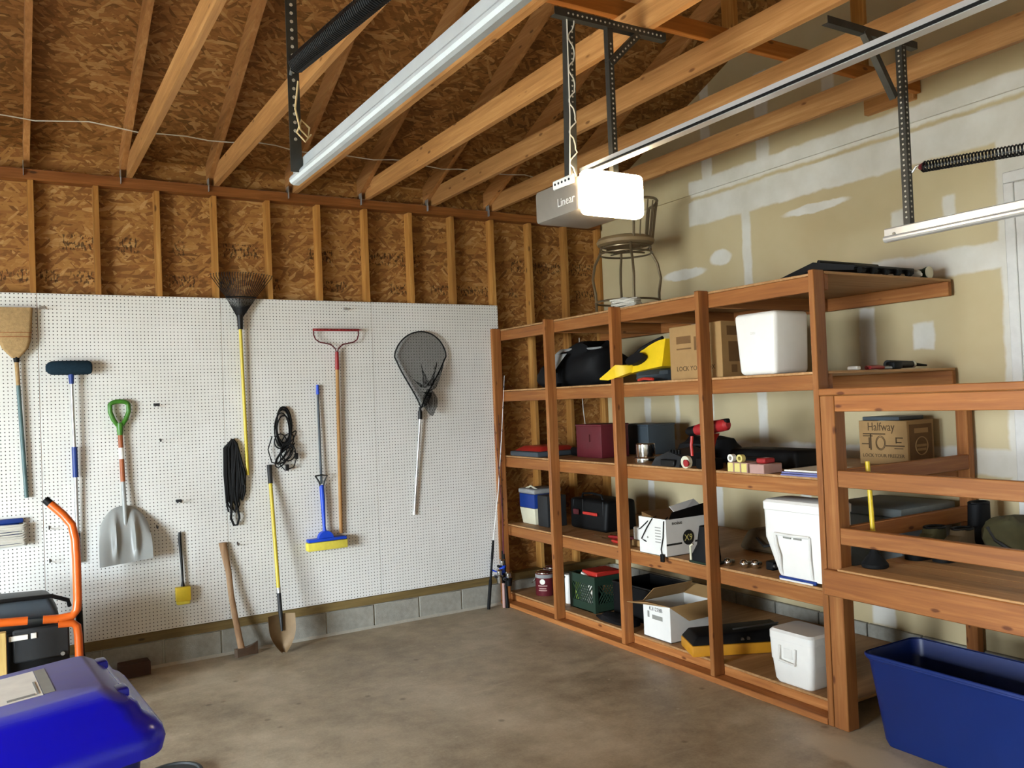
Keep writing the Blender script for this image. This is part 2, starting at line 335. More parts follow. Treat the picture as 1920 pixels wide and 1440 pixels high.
    def build(s, name, mat, parent=None, label=None, cat=None, group=None, kind=None, smooth=True, ang=38):
        me = bpy.data.meshes.new(name); off = WLOC.get(parent.name, Vector((0, 0, 0))) if parent else Vector((0, 0, 0))
        me.from_pydata([tuple(v-off) for v in s.v], [], s.f); me.validate()
        bm = bmesh.new(); bm.from_mesh(me); bmesh.ops.recalc_face_normals(bm, faces=list(bm.faces)); bm.to_mesh(me); bm.free()
        if smooth:
            me.polygons.foreach_set('use_smooth', [True]*len(me.polygons)); me.set_sharp_from_angle(angle=math.radians(ang))
        me.materials.append(M[mat] if isinstance(mat, str) else mat)
        o = bpy.data.objects.new(name, me); COL.objects.link(o)
        if parent: o.parent = parent; WLOC[o.name] = off.copy()
        props(o, label, cat, group, kind); return o
def props(o, label=None, cat=None, group=None, kind=None):
    for k, v in (('label', label), ('category', cat), ('group', group), ('kind', kind)):
        if v: o[k] = v
def thing(name, loc, label, cat, group=None):
    o = bpy.data.objects.new(name, None); COL.objects.link(o); o.location = loc; o.empty_display_size = 0.1
    WLOC[o.name] = Vector(loc); props(o, label, cat, group); return o
def solo(name, mb, mat, label, cat, group=None, **kw):      # a thing that is one mesh, its origin at its base
    c = Vector((sum(v.x for v in mb.v)/len(mb.v), sum(v.y for v in mb.v)/len(mb.v), min(v.z for v in mb.v)))
    mb.v = [v-c for v in mb.v]
    o = mb.build(name, mat, None, label, cat, group, **kw); o.location = c; WLOC[o.name] = c; return o
def text(body, size, fr, name, mat, parent, ext=0.0006, sx=1.0, align='CENTER'):
    cu = bpy.data.curves.new('lettering', 'FONT'); cu.body = body; cu.size = size; cu.extrude = ext; cu.align_x = align; cu.align_y = 'CENTER'; cu.resolution_u = 2
    ob = bpy.data.objects.new('lettering_tmp', cu); COL.objects.link(ob); bpy.context.view_layer.update()
    me = bpy.data.meshes.new_from_object(ob.evaluated_get(bpy.context.evaluated_depsgraph_get()))
    b = MB(fr); b.add([(v.co.x*sx, v.co.y, v.co.z) for v in me.vertices], [tuple(p.vertices) for p in me.polygons])
    bpy.data.objects.remove(ob); bpy.data.curves.remove(cu); bpy.data.meshes.remove(me)
    return b.build(name, mat, parent, smooth=False)
def frame(o, ux, uy):      # local x along ux, local y along uy
    ux = Vector(ux).normalized(); uz = ux.cross(Vector(uy)).normalized(); uy = uz.cross(ux)
    return Matrix(((ux.x, uy.x, uz.x, o[0]), (ux.y, uy.y, uz.y, o[1]), (ux.z, uy.z, uz.z, o[2]), (0, 0, 0, 1)))
def arc(c, r, a0, a1, n, ax=(1, 0, 0), ay=(0, 0, 1), ry=None):
    ax = Vector(ax); ay = Vector(ay); c = Vector(c); ry = ry or r
    return [c+ax*r*math.cos(a0+(a1-a0)*i/n)+ay*ry*math.sin(a0+(a1-a0)*i/n) for i in range(n+1)]
def rrect(hx, hy, r, z, n=4, cx=0, cy=0):
    out = []
    for (sx, sy, a) in ((1, 1, 0), (-1, 1, PI/2), (-1, -1, PI), (1, -1, 3*PI/2)):
        for i in range(n+1): out.append((cx+sx*(hx-r)+r*math.cos(a+PI/2*i/n), cy+sy*(hy-r)+r*math.sin(a+PI/2*i/n), z))
    return out
# ================================================================== the setting
S = 0.4064
ZT, ZPT = 3.476, 3.552          # underside and top of the double top plate
SL, YR = 0.4167, -3.6           # roof pitch, ridge line
def zroof(y): return 3.76 + SL*(-y if y > YR else (y-2*YR))
# floor, ground outside
MB().box(XL, XW+0.1, YF, 0.12, -0.12, 0.0).build('floor', 'concrete_floor', kind='structure', label='mottled brown concrete garage floor')
MB().box(-26, XL-0.001, -16, 10, -0.16, -0.03).build('ground', 'drive_concrete', kind='structure', label='pale concrete apron outside the open side doorway')
# back wall: sheathing, plates, studs, blocks, pegboard
wb = MB().box(XL, XW+0.1, YB, YB+0.012, 0.18, zroof(YB)-0.005).build('wall_back', 'osb_wall', kind='structure', label='strand board garage wall with open studs above white pegboard')
MB().rbox(XL, XW, -0.002, YB, ZT, ZPT, 0.004, 1).build('top_plate', 'plate_wood', wb)
MB().rbox(XL, XW, -0.016, YB, 0.19, 0.258, 0.004, 1).build('sill_plate', 'sill_treated', wb)
st0 = MB().rbox(-0.038, 0, 0, YB, 0.258, ZT, 0.003, 1).build('stud', 'stud_wood', wb)
for k in range(-3, 22):
    if k == 0: continue
    x = -k*S
    if x > XW+0.02 or x < XL+0.05: continue
    o = st0.copy(); COL.objects.link(o); o.parent = wb; o.location = (min(x, XW+0.035), 0, 0)
MB().box(XL, XW+0.1, -0.004, YB, 0.0, 0.19).build('block_backing', 'mortar', wb)
bl = MB().rbox(0.005, S-0.005, -0.014, 0.05, 0.012, 0.186, 0.004, 1).build('concrete_block', 'block_grey', wb); bl.location = (-2.9179, 0, 0)
for k in range(-14, 10):
    x = -2.9179+k*S
    if k == 0 or x < XL or x+S > XW+0.02: continue
    o = bl.copy(); COL.objects.link(o); o.parent = wb; o.location = (x, random.uniform(-.002, .002), 0)
MB().prism([(XL, -0.014, 0), (XL, -0.035, 0), (XL, -0.014, 0.018)], (XW-XL, 0, 0)).build('mortar_fillet', 'mortar', wb)
for k in range(0, 8):
    x1 = -k*1.2192
    MB().rbox(max(x1-1.2172, XL+0.002), x1-0.001, -0.008, -0.001, 0.2585, 2.692, 0.001, 1).build('pegboard_panel', 'pegboard_white', wb)
MB().tube([(.90, -.004, 2.4), (.895, -.006, 2.0), (.91, -.01, 1.7), (.93, -.012, 1.5), (.92, -.01, 1.34)], .004, 6).build('wall_cable', 'cord_white', wb)
# right wall (drywall gable end) with a shallow ledge groove, concrete blocks at its foot
gy = [(YB+0.012, 3.5), (YR, 0), (YF, 0)]
wr = MB()
wr.box(XW, XW+0.12, YF, YB, 0.0, 3.455)
wr.prism([(XW+0.025, YF, 3.45), (XW+0.025, YB, 3.45), (XW+0.025, YB, 3.53), (XW+0.025, YF, 3.53)], (0.09, 0, 0))
wr.prism([(XW+0.004, YF, 3.525), (XW+0.004, YB, 3.525), (XW+0.004, YB, zroof(YB)), (XW+0.004, YR, zroof(YR)), (XW+0.004, YF, zroof(YF))], (0.116, 0, 0))
wr = wr.build('wall_right', 'drywall_taped', kind='structure', label='unpainted tan drywall with white taped joints')
b2 = MB().rbox(XW-0.03, XW+0.02, 0.005, S-0.005, 0.012, 0.192, 0.004, 1).build('concrete_block', 'block_grey', wr); b2.location = (0, -S*1-0.0, 0)
for k in range(2, 11):
    o = b2.copy(); COL.objects.link(o); o.parent = wr; o.location = (0, -S*k, 0)
MB().rbox(XW-0.04, XW+0.005, -3.385, -3.02, 3.66, 3.805, 0.004, 1).build('nailing_block', 'joist_wood', wr)
# house door in the right wall, above the landing
d1 = MB().rbox(XW-0.012, XW+0.02, -4.86, -3.965, 0.90, 2.98, 0.003, 1)
d1 = d1.build('door_1', 'white_paint', kind='structure', label='white painted house door with brass knob above the landing')
for (a, b, c_, d_) in ((-4.75, -4.45, 2.30, 2.85), (-4.38, -4.08, 2.30, 2.85), (-4.75, -4.45, 1.10, 2.15), (-4.38, -4.08, 1.10, 2.15)):
    MB().rbox(XW-0.018, XW-0.008, a, b, c_, d_, 0.004, 1).build('door_panel', 'white_paint', d1)
cs = MB(); cs.rbox(XW-0.02, XW+0.01, -3.965, -3.905, 0.88, 2.984, 0.004, 1); cs.rbox(XW-0.02, XW+0.01, -4.92, -4.86, 0.88, 2.984, 0.004, 1); cs.rbox(XW-0.02, XW+0.01, -4.92, -3.905, 2.985, 3.05, 0.004, 1)
cs.build('casing', 'white_paint', d1)
kb = MB(frame((XW-0.012, -4.03, 1.962), (0, 1, 0), (0, 0, 1))); kb.fr = frame((XW-0.012, -4.03, 1.962), (0, -1, 0), (0, 0, 1))
kb.lathe([(0.032, 0), (0.032, 0.006), (0.012, 0.010), (0.011, 0.030), (0.024, 0.042), (0.028, 0.055), (0.022, 0.066), (0.008, 0.070)], n=20).build('knob', 'brass', d1)
# left wall with the open doorway, front wall with the closed garage door
wl = MB(); X0, X1 = XL-0.12, XL
wl.box(X0, X1, OPEN_Y1, YB, 0, 3.55); wl.box(X0, X1, YF, OPEN_Y0, 0, 3.55); wl.box(X0, X1, OPEN_Y0, OPEN_Y1, OPEN_Z, 3.55)
wl.prism([(X0, YF, 3.55), (X0, YB, 3.55), (X0, YB, zroof(YB)), (X0, YR, zroof(YR)), (X0, YF, zroof(YF))], (0.12, 0, 0))
wl.build('wall_left', 'wall_grey', kind='structure', label='garage side wall with a wide open doorway')
DX0, DX1 = -3.02, -0.10
wf = MB(); wf.box(X0, DX0, YF-0.12, YF, 0, zroof(YF)); wf.box(DX1, XW+0.12, YF-0.12, YF, 0, zroof(YF)); wf.box(DX0, DX1, YF-0.12, YF, 2.2, zroof(YF))
wf.build('wall_front', 'wall_grey', kind='structure', label='garage front wall around the closed overhead door')
d2 = MB().box(DX0-0.03, DX1+0.03, YF-0.02, YF+0.004, 0.0, 2.23).build('door_2', 'white_paint', kind='structure', label='closed white sectional garage door')
for k in range(4): MB().rbox(DX0-0.03, DX1+0.03, YF+0.004, YF+0.03, 0.004+k*0.555, 0.55+k*0.555, 0.006, 1).build('door_section', 'white_paint', d2)
# roof: sheathing, rafters, ceiling joists, cross board
rf = MB(); th = 0.014
for (ya, yb) in ((0.45, YR), (YR, -7.7)):
    rf.hexa([(XL-0.3, ya, zroof(ya)), (XW+0.4, ya, zroof(ya)), (XW+0.4, yb, zroof(yb)), (XL-0.3, yb, zroof(yb)), (XL-0.3, ya, zroof(ya)+th), (XW+0.4, ya, zroof(ya)+th), (XW+0.4, yb, zroof(yb)+th), (XL-0.3, yb, zroof(yb)+th)])
ce = rf.build('ceiling', 'osb_roof', kind='structure', label='open rafter ceiling under strand board roof sheathing', smooth=False)
RD = 0.14
def rafter(x, side):
    y0, y1 = (0.08, YR+0.02) if side == 0 else (YR-0.02, YF-0.05)
    p = [(x, y0, zroof(y0)-RD/math.cos(math.atan(SL))), (x, y0, zroof(y0)-0.001), (x, y1, zroof(y1)-0.001), (x, y1, zroof(y1)-RD/math.cos(math.atan(SL)))]
    return MB().prism(p, (0.038, 0, 0))
ra = rafter(0, 0).build('rafter', 'rafter_wood', ce); rb = rafter(0, 1).build('rafter', 'rafter_wood', ce)
jo = MB().rbox(0, 0.038, YF, 0.08, ZPT, ZPT+0.14, 0.004, 1)
jo = MB().prism([(0, 0.08, ZPT), (0, 0.08, ZPT+0.11), (0, 0.0, ZPT+0.14), (0, YF, ZPT+0.14), (0, YF, ZPT)], (0.038, 0, 0)).build('ceiling_joist', 'joist_wood', ce)
xs = [-0.056-0.6096*k for k in range(-1, 15) if XL < -0.056-0.6096*k < XW-0.1]
for i, x in enumerate(xs):
    for src, dx in ((ra, 0), (rb, 0), (jo, 0.038)):
        if src is jo and -4.0 < x < -3.5: continue
        o = src if i == 0 else src.copy()
        if i: COL.objects.link(o); o.parent = ce
        o.location = (x+(dx-0.038 if dx else 0)*0+(0.0 if dx == 0 else 0.039), 0, 0)
MB().rbox(XL, XW+0.004, YR-0.019, YR+0.019, zroof(YR)-0.19, zroof(YR)-0.01, 0.003, 1).build('ridge_board', 'cross_wood', ce)
MB().rbox(-2.9, XW-0.002, -3.415, -3.377, ZPT+0.1405, ZPT+0.230, 0.004, 1).build('cross_board', 'cross_wood', ce)
for x in (-0.40, 0.72): MB().rbox(x, x+0.038, -3.376, -3.287, ZPT+0.1405, zroof(-3.33)-0.2, 0.003, 1).build('king_post', 'stud_wood', ce)
hc = MB().rbox(-0.004, 0.0, -0.03, 0.03, 3.50, 3.60, 0.001, 1).build('hurricane_tie', 'hanger_zinc', ce)
for i, x in enumerate(xs):
    o = hc if i == 0 else hc.copy()
    if i: COL.objects.link(o); o.parent = ce
    o.location = (x-0.001, 0, 0)
# thin white cable stapled along the rafters
pts = []
for i in range(40):
    x = -5.2+i*0.155; pts.append((x, -0.42+0.03*math.sin(i*0.9), 3.775+0.012*math.sin(i*1.7)))
MB().tube(pts, 0.004, 6).build('rafter_cable', 'cord_white', ce)

# ------------------------------------------------------------------ garage door hardware
def angle(mb, p0, p1, wid, ux, uy, th=0.003):
    # L section from p0 to p1, flanges along ux and uy
    p0 = Vector(p0); p1 = Vector(p1); ux = Vector(ux); uy = Vector(uy)
    poly = [p0, p0+ux*wid, p0+ux*wid+uy*th, p0+ux*th+uy*th, p0+ux*th+uy*wid, p0+uy*wid]
    mb.prism([tuple(q) for q in poly], tuple(p1-p0)); return mb
def holes(mb, p0, p1, n, off, nrm, r=0.0055):
    p0 = Vector(p0); p1 = Vector(p1); off = Vector(off); nrm = Vector(nrm)
    for i in range(n):
        c = p0+(p1-p0)*((i+0.5)/n)+off; mb.cyl(tuple(c-nrm*0.0006), tuple(c+nrm*0.0012), r, n=6)
    return mb
ZTR = 2.545
def track(name, x, sgn, mat, label):
    t = thing(name, (x, -4.05, ZTR), label, 'track')
    prof = [(0, -0.002), (-0.009, 0.002), (-0.014, 0.010), (-0.014, 0.018), (-0.009, 0.026), (0, 0.030), (0, 0.062), (0.006, 0.068), (0.050, 0.068), (0.056, 0.062), (0.056, 0.052), (0.052, 0.052), (0.052, 0.062), (0.008, 0.064), (0.004, 0.060), (0.004, 0.006), (0.014, 0.004), (0.016, -0.002)]
    mb = MB(); mb.prism([(x+a, -3.995, ZTR+b) for a, b in prof], (0, -2.9, 0)); mb.build('channel', mat, t, smooth=False)
    hx = x-0.0035 if sgn < 0 else x+0.0575
    hb = MB(); angle(hb, (hx, -4.10, ZTR+0.012), (hx, -4.10, ZPT-0.004), 0.036, (sgn, 0, 0), (0, 1, 0)); hg = hb.build('hanger', 'angle_iron', t, smooth=False)
    h = MB(); holes(h, (hx+sgn*0.018, -4.10, ZTR+0.10), (hx+sgn*0.018, -4.10, ZPT-0.02), 34, (0, 0, 0), (0, -1, 0))
    holes(h, (hx, -4.082, ZTR+0.10), (hx, -4.082, ZPT-0.02), 34, (0, 0, 0), (-sgn, 0, 0)); h.build('hanger_holes', 'hole_light', t).__setitem__('kind', 'stuff')
    MB().cyl((x+0.002, -4.05, ZTR+0.034), (x-0.006, -4.05, ZTR+0.034), 0.008, n=6).build('bolt', 'steel', t)
    return t
tl = track('door_track', -3.06, -1, 'galvanized', 'galvanized door track hanging below the joists over the pegboard side')
tr = track('door_track', -0.062, 1, 'track_white', 'pale steel door track hanging in front of the taped drywall')
b = MB(); angle(b, (-0.56, -4.105, ZPT-0.037), (0.12, -4.105, ZPT-0.037), 0.036, (0, 1, 0), (0, 0, 1)); b.build('cross_angle', 'angle_iron', tr, smooth=False)
b = MB(); angle(b, (-0.30, -4.108, ZPT-0.03), (-0.085, -4.108, ZPT-0.32), 0.032, (0, 1, 0), (0.7, 0, 0.7)); b.build('brace', 'angle_iron', tr, smooth=False)
b = MB(); angle(b, (-3.30, -4.105, ZPT-0.037), (-2.4, -4.105, ZPT-0.037), 0.036, (0, 1, 0), (0, 0, 1)); b.build('cross_angle', 'angle_iron', tl, smooth=False)
b = MB(); b.tube([(-3.075, -4.125, 2.83), (-3.09, -4.135, 2.74), (-3.075, -4.13, 2.68), (-3.05, -4.125, 2.66), (-3.045, -4.125, 2.69), (-3.07, -4.128, 2.71), (-3.085, -4.128, 2.67), (-3.06, -4.128, 2.645), (-3.04, -4.127, 2.67)], 0.003, 6); b.build('safety_wire', 'wire_tan', tl)
def spring(x, y0, z0, z1, turns, label):
    t = thing('extension_spring', (x, y0, z0), label, 'spring')
    MB().helix((x, y0-0.05, z0), (x, -6.1, z1), 0.024, turns, 0.0042, 6, 9).build('coil', 'spring_black', t)
    MB().tube([(x, y0+0.01, z0-0.012), (x, y0-0.012, z0+0.012), (x, y0-0.04, z0+0.014), (x, y0-0.055, z0)], 0.0045, 6).build('hook', 'steel', t)
    MB().cyl((x, y0-0.03, z0+0.004), (x, y0-0.052, z0), 0.012, 0.022, 10).build('end_plug', 'maroon', t)
    MB().tube([(x, y0+0.02, z0), (x, -6.2, z1)], 0.002, 5).build('safety_cable', 'steel', t)
spring(-3.09, -4.11, 2.868, 2.66, 165, 'tightly wound black door spring beside the galvanized track')
spring(-0.045, -4.16, 2.873, 2.70, 120, 'open wound black door spring in front of the taped drywall')
# opener
op = thing('garage_door_opener', (-1.46, -3.45, 2.64), 'grey garage door opener with glowing lamp lens hung from the joists', 'door opener')
MB().rbox(-1.630, -1.31, -3.56, -3.20, 2.675, 2.835, 0.02, 2).build('housing', 'opener_grey', op)
MB().rbox(-1.634, -1.298, -3.64, -3.561, 2.645, 2.850, 0.03, 3).build('lamp_lens', 'lamp_glow', op, label='glowing warm lamp lens')
MB().rbox(-1.646, -1.634, -3.55, -3.385, 2.800, 2.842, 0.004, 1).build('terminal_strip', 'white_plastic', op)
d = MB()
for i in range(5): d.cyl((-1.6465, -3.52+i*0.028, 2.822), (-1.649, -3.52+i*0.028, 2.822), 0.006, n=8)
d.build('terminal_screws', 'dark_grey', op)
text('Linear', 0.055, frame((-1.6335, -3.47, 2.735), (0, -1, 0), (0, 0, 1)), 'logo', 'white_plastic', op)
b = MB(); b.prism([(-1.57, -3.50, 2.852), (-1.53, -3.50, 2.852), (-1.53, -3.50, 2.884), (-1.537, -3.50, 2.884), (-1.537, -3.50, 2.859), (-1.563, -3.50, 2.859), (-1.563, -3.50, 2.884), (-1.57, -3.50, 2.884)], (0, -3.7, 0)); b.build('rail', 'track_white', op, smooth=False)
MB().box(-1.575, -1.571, -7.2, -3.51, 2.854, 2.864).build('drive_belt', 'near_black', op)
YH = -3.50
b = MB(); angle(b, (-1.628, YH, 2.80), (-1.675, YH-.1, ZPT-0.002), 0.042, (1, 0, 0), (0, 1, 0)); b.build('hanger', 'angle_iron', op, smooth=False)
b = MB(); angle(b, (-1.468, -3.62, 2.84), (-1.468, -3.62, ZPT-0.002), 0.030, (1, 0, 0), (0, 1, 0)); b.build('hanger', 'angle_iron', op, smooth=False)
b = MB(); angle(b, (-1.76, -3.625, ZPT-0.04), (-1.12, -3.625, ZPT-0.04), 0.036, (0, 0, 1), (0, 1, 0)); b.build('mount_angle', 'angle_iron', op, smooth=False)
b = MB(); angle(b, (-1.47, -3.626, 3.36), (-1.30, -3.626, ZPT-0.03), 0.034, (0.7, 0, -0.7), (0, 1, 0)); b.build('brace', 'angle_iron', op, smooth=False)
h = MB(); holes(h, (-1.70, -3.625, ZPT-0.022), (-1.14, -3.625, ZPT-0.022), 22, (0, 0, 0), (0, -1, 0), 0.005); holes(h, (-1.453, -3.62, 2.90), (-1.453, -3.62, 3.45), 24, (0, 0, 0), (0, -1, 0), 0.005); holes(h, (-1.455, -3.626, 3.36), (-1.30, -3.626, 3.51), 9, (0.006, 0, -0.006), (0, -1, 0), 0.005)
holes(h, (-1.606, YH, 2.86), (-1.652, YH-.1, 3.5), 28, (0, 0, 0), (0, -1, 0), 0.005); h.build('angle_holes', 'hole_light', op).__setitem__('kind', 'stuff')
w = []
for i in range(60):
    k = i/59; w.append((-1.628-.047*k+0.021+0.024*math.cos(i*0.55)*(0.35+0.65*(i % 11 > 4)), YH-.1*k-.008, 2.83+k*0.70))
MB().tube(w, 0.0032, 5).build('control_wire', 'cord_white', op)
MB().tube([(-1.634, YH-.01, 2.84), (-1.655, YH-.06, 3.1), (-1.685, YH-.108, 3.54)], 0.003, 5).build('control_wire', 'cord_white', op)

# ------------------------------------------------------------------ storage shelf along the right wall
XF = -0.0868; XR = XF+0.0895
sh = thing('storage_shelf', (0.55, -1.8, 0), 'long five tier red stained wooden shelf against the drywall', 'shelf')
posts = [-0.046, -0.910, -1.785, -2.681, -3.571]
for yk in posts:
    MB().rbox(XF, XR-0.0005, yk, yk+0.038, 0.0385 if yk > -3.5 else 0.0005, 2.475, 0.004, 1).build('post', 'stain_z', sh)
MB().rbox(XF-0.004, XF+0.085, -3.532, -0.009, 0.001, 0.038, 0.004, 1).build('sill', 'stain_y', sh)
LV = [2.47, 1.92, 1.33, 0.715, 0.105]
for i, z in enumerate(LV):
    zb = z-0.015
    MB().rbox(XR, XR+0.038, -3.568, -0.010, zb-0.089 if i < 4 else 0.012, zb, 0.004, 1).build('front_rail', 'stain_y', sh)
    MB().rbox(XW-0.072, XW-0.034, -3.5735, -0.010, zb-0.089 if i < 4 else 0.012, zb, 0.004, 1).build('back_rail', 'stain_y', sh)
    MB().rbox(XR-0.0, XW-0.034, -3.571, -0.010, zb+0.0005, z, 0.002, 1).build('deck', 'deck_x', sh)
for z in LV[:4]:
    for yk in posts[1:4]: MB().rbox(XR+0.039, XW-0.073, yk, yk+0.038, z-0.0155-0.089, z-0.0155, 0.003, 1).build('cross_rail', 'stain_x', sh)
# ------------------------------------------------------------------ stair landing in front of the house door
la = thing('stair_landing', (0.5, -4.7, 0), 'red stained wooden landing with guard rails in front of the white door', 'landing')
YL0, YL1 = -3.5745, -5.9
for y in (-3.664, -5.9):
    MB().rbox(XF, XF+0.089, y, y+0.089, 0.001, 1.785, 0.004, 1).build('post', 'stain_z', la)
    MB().rbox(XW-0.092, XW-0.034, y, y+0.075, 0.001, 1.70, 0.004, 1).build('post', 'stain_z', la)
MB().rbox(XF-0.012, XF+0.10, YL1, YL0-0.001, 1.7855, 1.823, 0.005, 1).build('cap_rail', 'stain_y', la)
for (z0, z1) in ((1.698, 1.785), (1.296, 1.387), (0.992, 1.083)):
    MB().rbox(XF+0.002, XF+0.040, -5.81, -3.665, z0, z1-0.0005, 0.004, 1).build('guard_rail', 'stain_y', la)
for (z0, z1) in ((1.300, 1.389), (0.990, 1.079)):
    MB().rbox(XF+0.0895, XW-0.093, -3.664, -3.626, z0, z1, 0.004, 1).build('side_rail', 'stain_x', la)
MB().rbox(XF-0.0385, XF-0.0005, YL1, YL0-0.001, 0.718, 0.856, 0.005, 1).build('rim_joist', 'stain_y', la)
MB().rbox(XF+0.0895, XW-0.093, -3.702, -3.665, 0.70, 0.84, 0.004, 1).build('end_joist', 'stain_x', la)
nx = 9; wx = (XW-0.094-(XF+0.0895))/nx
for i in range(nx):
    x = XF+0.0895+i*wx
    MB().rbox(x+0.002, x+wx-0.002, YL1, -3.665, 0.8405, 0.866, 0.003, 1).build('deck_board', 'deck_y', la)
MB().rbox(XF-0.036, XF+0.0885, YL1+0.09, -3.665, 0.8565, 0.868, 0.003, 1).build('deck_board', 'deck_y', la)
# ================================================================== tools on the pegboard
def sheet(mb, fn, nu, nv, th):
    # fn(u, v) -> point; thickness along +y
    g = [[Vector(fn(i/nu, j/nv)) for j in range(nv+1)] for i in range(nu+1)]
    f0 = [tuple(p) for r in g for p in r]; f1 = [tuple(p+Vector((0, th, 0))) for r in g for p in r]
    n = nv+1; N = len(f0); fs = []
    for i in range(nu):
        for j in range(nv):
            a = i*n+j; fs.append((a, a+1, a+n+1, a+n)); fs.append((N+a, N+a+n, N+a+n+1, N+a+1))
    for i in range(nu):
        for j in (0, nv):
            a = i*n+j; fs.append((a, a+n, N+a+n, N+a) if j == 0 else (a, N+a, N+a+n, a+n))
    for j in range(nv):
        for i in (0, nu):
            a = i*n+j; fs.append((a, N+a, N+a+1, a+1) if i == 0 else (a, a+1, N+a+1, N+a))
    return mb.add(f0+f1, fs)
PB = -0.008    # pegboard face
# straw broom
t = thing('straw_broom', (-3.75, -0.04, 1.30), 'worn straw broom hung head up on the pegboard', 'broom')
b = MB(); rings = []
for z, hx, hy in ((2.245, .022, .018), (2.27, .045, .024), (2.31, .078, .03), (2.36, .095, .033), (2.43, .103, .033), (2.50, .108, .030), (2.585, .116, .026)):
    rings.append(rrect(hx, hy, min(hx, hy)*0.8, z, 5, -3.795+(z-2.3)*(-0.02), -0.046))
b.loft(rings).build('bristles', 'broom_straw', t)
b = MB()
for z, hx in ((2.385, .0995), (2.415, .103)): b.tube([(p[0], p[1], p[2]) for p in rrect(hx, .0345, .027, z, 5, -3.797, -0.046)], 0.0022, 5, True)
b.build('stitching', 'orange_wood', t)
MB().cyl((-3.789, -0.045, 2.215), (-3.79, -0.045, 2.25), 0.017, 0.021, 12).build('collar', 'near_black', t)
MB().cyl((-3.783, -0.042, 2.06), (-3.789, -0.045, 2.22), 0.0135, n=12).build('bare_handle', 'broom_straw', t)
MB().cyl((-3.753, -0.032, 1.30), (-3.783, -0.042, 2.06), 0.0135, n=12).build('handle', 'teal_handle', t)
# blue wash brush on telescopic pole
t = thing('wash_brush', (-3.45, -0.06, 0.82), 'navy foam wash brush on a blue and silver telescopic pole', 'brush')
b = MB(); b.loft([[(x, y, z) for x, y, z in [(xx, -0.070+math.cos(a)*.042*k, 2.172+math.sin(a)*.050*k) for a in [2*PI*j/14 for j in range(14)]]] for xx, k in ((-3.62, .35), (-3.605, .75), (-3.585, .95), (-3.47, 1.0), (-3.36, .98), (-3.342, .85), (-3.334, .55))])
b.build('brush_head', 'navy_foam', t)
MB().cyl((-3.464, -0.062, 2.062), (-3.466, -0.068, 2.135), 0.0155, 0.02, 12).build('collar', 'blue_dark', t)
MB().cyl((-3.458, -0.055, 1.60), (-3.464, -0.062, 2.07), 0.011, n=12).build('upper_pole', 'alu', t)
MB().cyl((-3.456, -0.05, 1.415), (-3.458, -0.055, 1.625), 0.0185, n=12).build('grip', 'blue_dark', t)
MB().cyl((-3.453, -0.04, 1.02), (-3.456, -0.05, 1.42), 0.012, n=12).build('lower_pole', 'alu', t)
MB().cyl((-3.452, -0.035, 0.82), (-3.453, -0.04, 1.03), 0.016, n=12).build('end_grip', 'slate', t)
# snow shovel
t = thing('snow_shovel', (-3.16, -0.09, 0.79), 'grey scoop snow shovel with green grip and orange striped shaft', 'shovel')
b = MB(); cx = -3.166
ring = [(cx-.0, -0.045, 1.915)]
pts = arc((cx, -0.045, 1.90), 0.062, 0.25, PI-0.25, 8, ry=0.030)+[Vector((cx-.060, -.045, 1.855)), Vector((cx-.040, -.045, 1.80)), Vector((cx-.018, -.045, 1.765)), Vector((cx+.018, -.045, 1.765)), Vector((cx+.040, -.045, 1.80)), Vector((cx+.060, -.045, 1.855))]
b.tube(pts, 0.0165, 10, True); b.cyl((cx, -0.045, 1.69), (cx, -0.045, 1.775), 0.019, 0.024, 14); b.build('grip', 'green_plastic', t)
MB().cyl((cx+.003, -0.047, 1.60), (cx, -0.045, 1.70), 0.0165, n=14).build('shaft_band', 'orange_wood', t)
MB().cyl((cx+.005, -0.049, 1.52), (cx+.003, -0.047, 1.60), 0.0168, n=14).build('shaft_band', 'white_plastic', t)
MB().cyl((cx+.008, -0.052, 1.36), (cx+.005, -0.049, 1.52), 0.0165, n=14).build('shaft_band', 'orange_wood', t)
MB().tube([(cx+.008, -0.052, 1.36), (cx+.012, -0.062, 1.19), (cx+.012, -0.085, 1.05)], 0.0150, 12).build('socket', 'shovel_grey', t)
def blade(u, v):
    a = u*2-1; zt = 1.185-0.125*abs(a)**2.6; zb = 0.798+0.012*a; z = zb+(zt-zb)*v
    wd = 0.172*(1-0.10*(v**3)); x = cx+0.006+a*wd
    y = -0.135-0.020*(1-v)+0.075*v**3+0.055*(1-a*a)*v*0.6-0.035*math.exp(-((abs(a)-0.38)/0.10)**2)*math.sin(PI*min(1, v*1.05))
    return (x, y, z)
sheet(MB(), blade, 28, 16, 0.004).build('scoop', 'shovel_grey', t, ang=60)
# leaf rake
t = thing('leaf_rake', (-2.28, -0.05, 1.34), 'fan leaf rake with black tines and long yellow handle', 'rake')
MB().cyl((-2.282, -0.03, 1.335), (-2.306, -0.05, 2.47), 0.0125, n=12).build('handle', 'handle_yellow', t)
MB().cyl((-2.305, -0.05, 2.45), (-2.307, -0.052, 2.56), 0.019, 0.024, 12).build('ferrule', 'black_plastic', t)
b = MB()
for i in range(24):
    a = -1+2*i/23; x0 = -2.307+a*.018; x1 = -2.295+a*.115; x2 = -2.290+a*.225
    b.tube([(x0, -0.053, 2.54), (x1, -0.062, 2.70), (x2, -0.072, 2.865-0.02*a*a), (x2+a*.004, -0.085, 2.885-0.02*a*a), (x2+a*.005, -0.105, 2.88-0.02*a*a)], 0.0028, 5)
b.build('tines', 'black_plastic', t).__setitem__('kind', 'stuff')
MB().tube([(-2.41, -0.066, 2.695), (-2.295, -0.067, 2.70), (-2.18, -0.066, 2.695)], 0.0055, 6).build('spreader_bar', 'black_plastic', t)
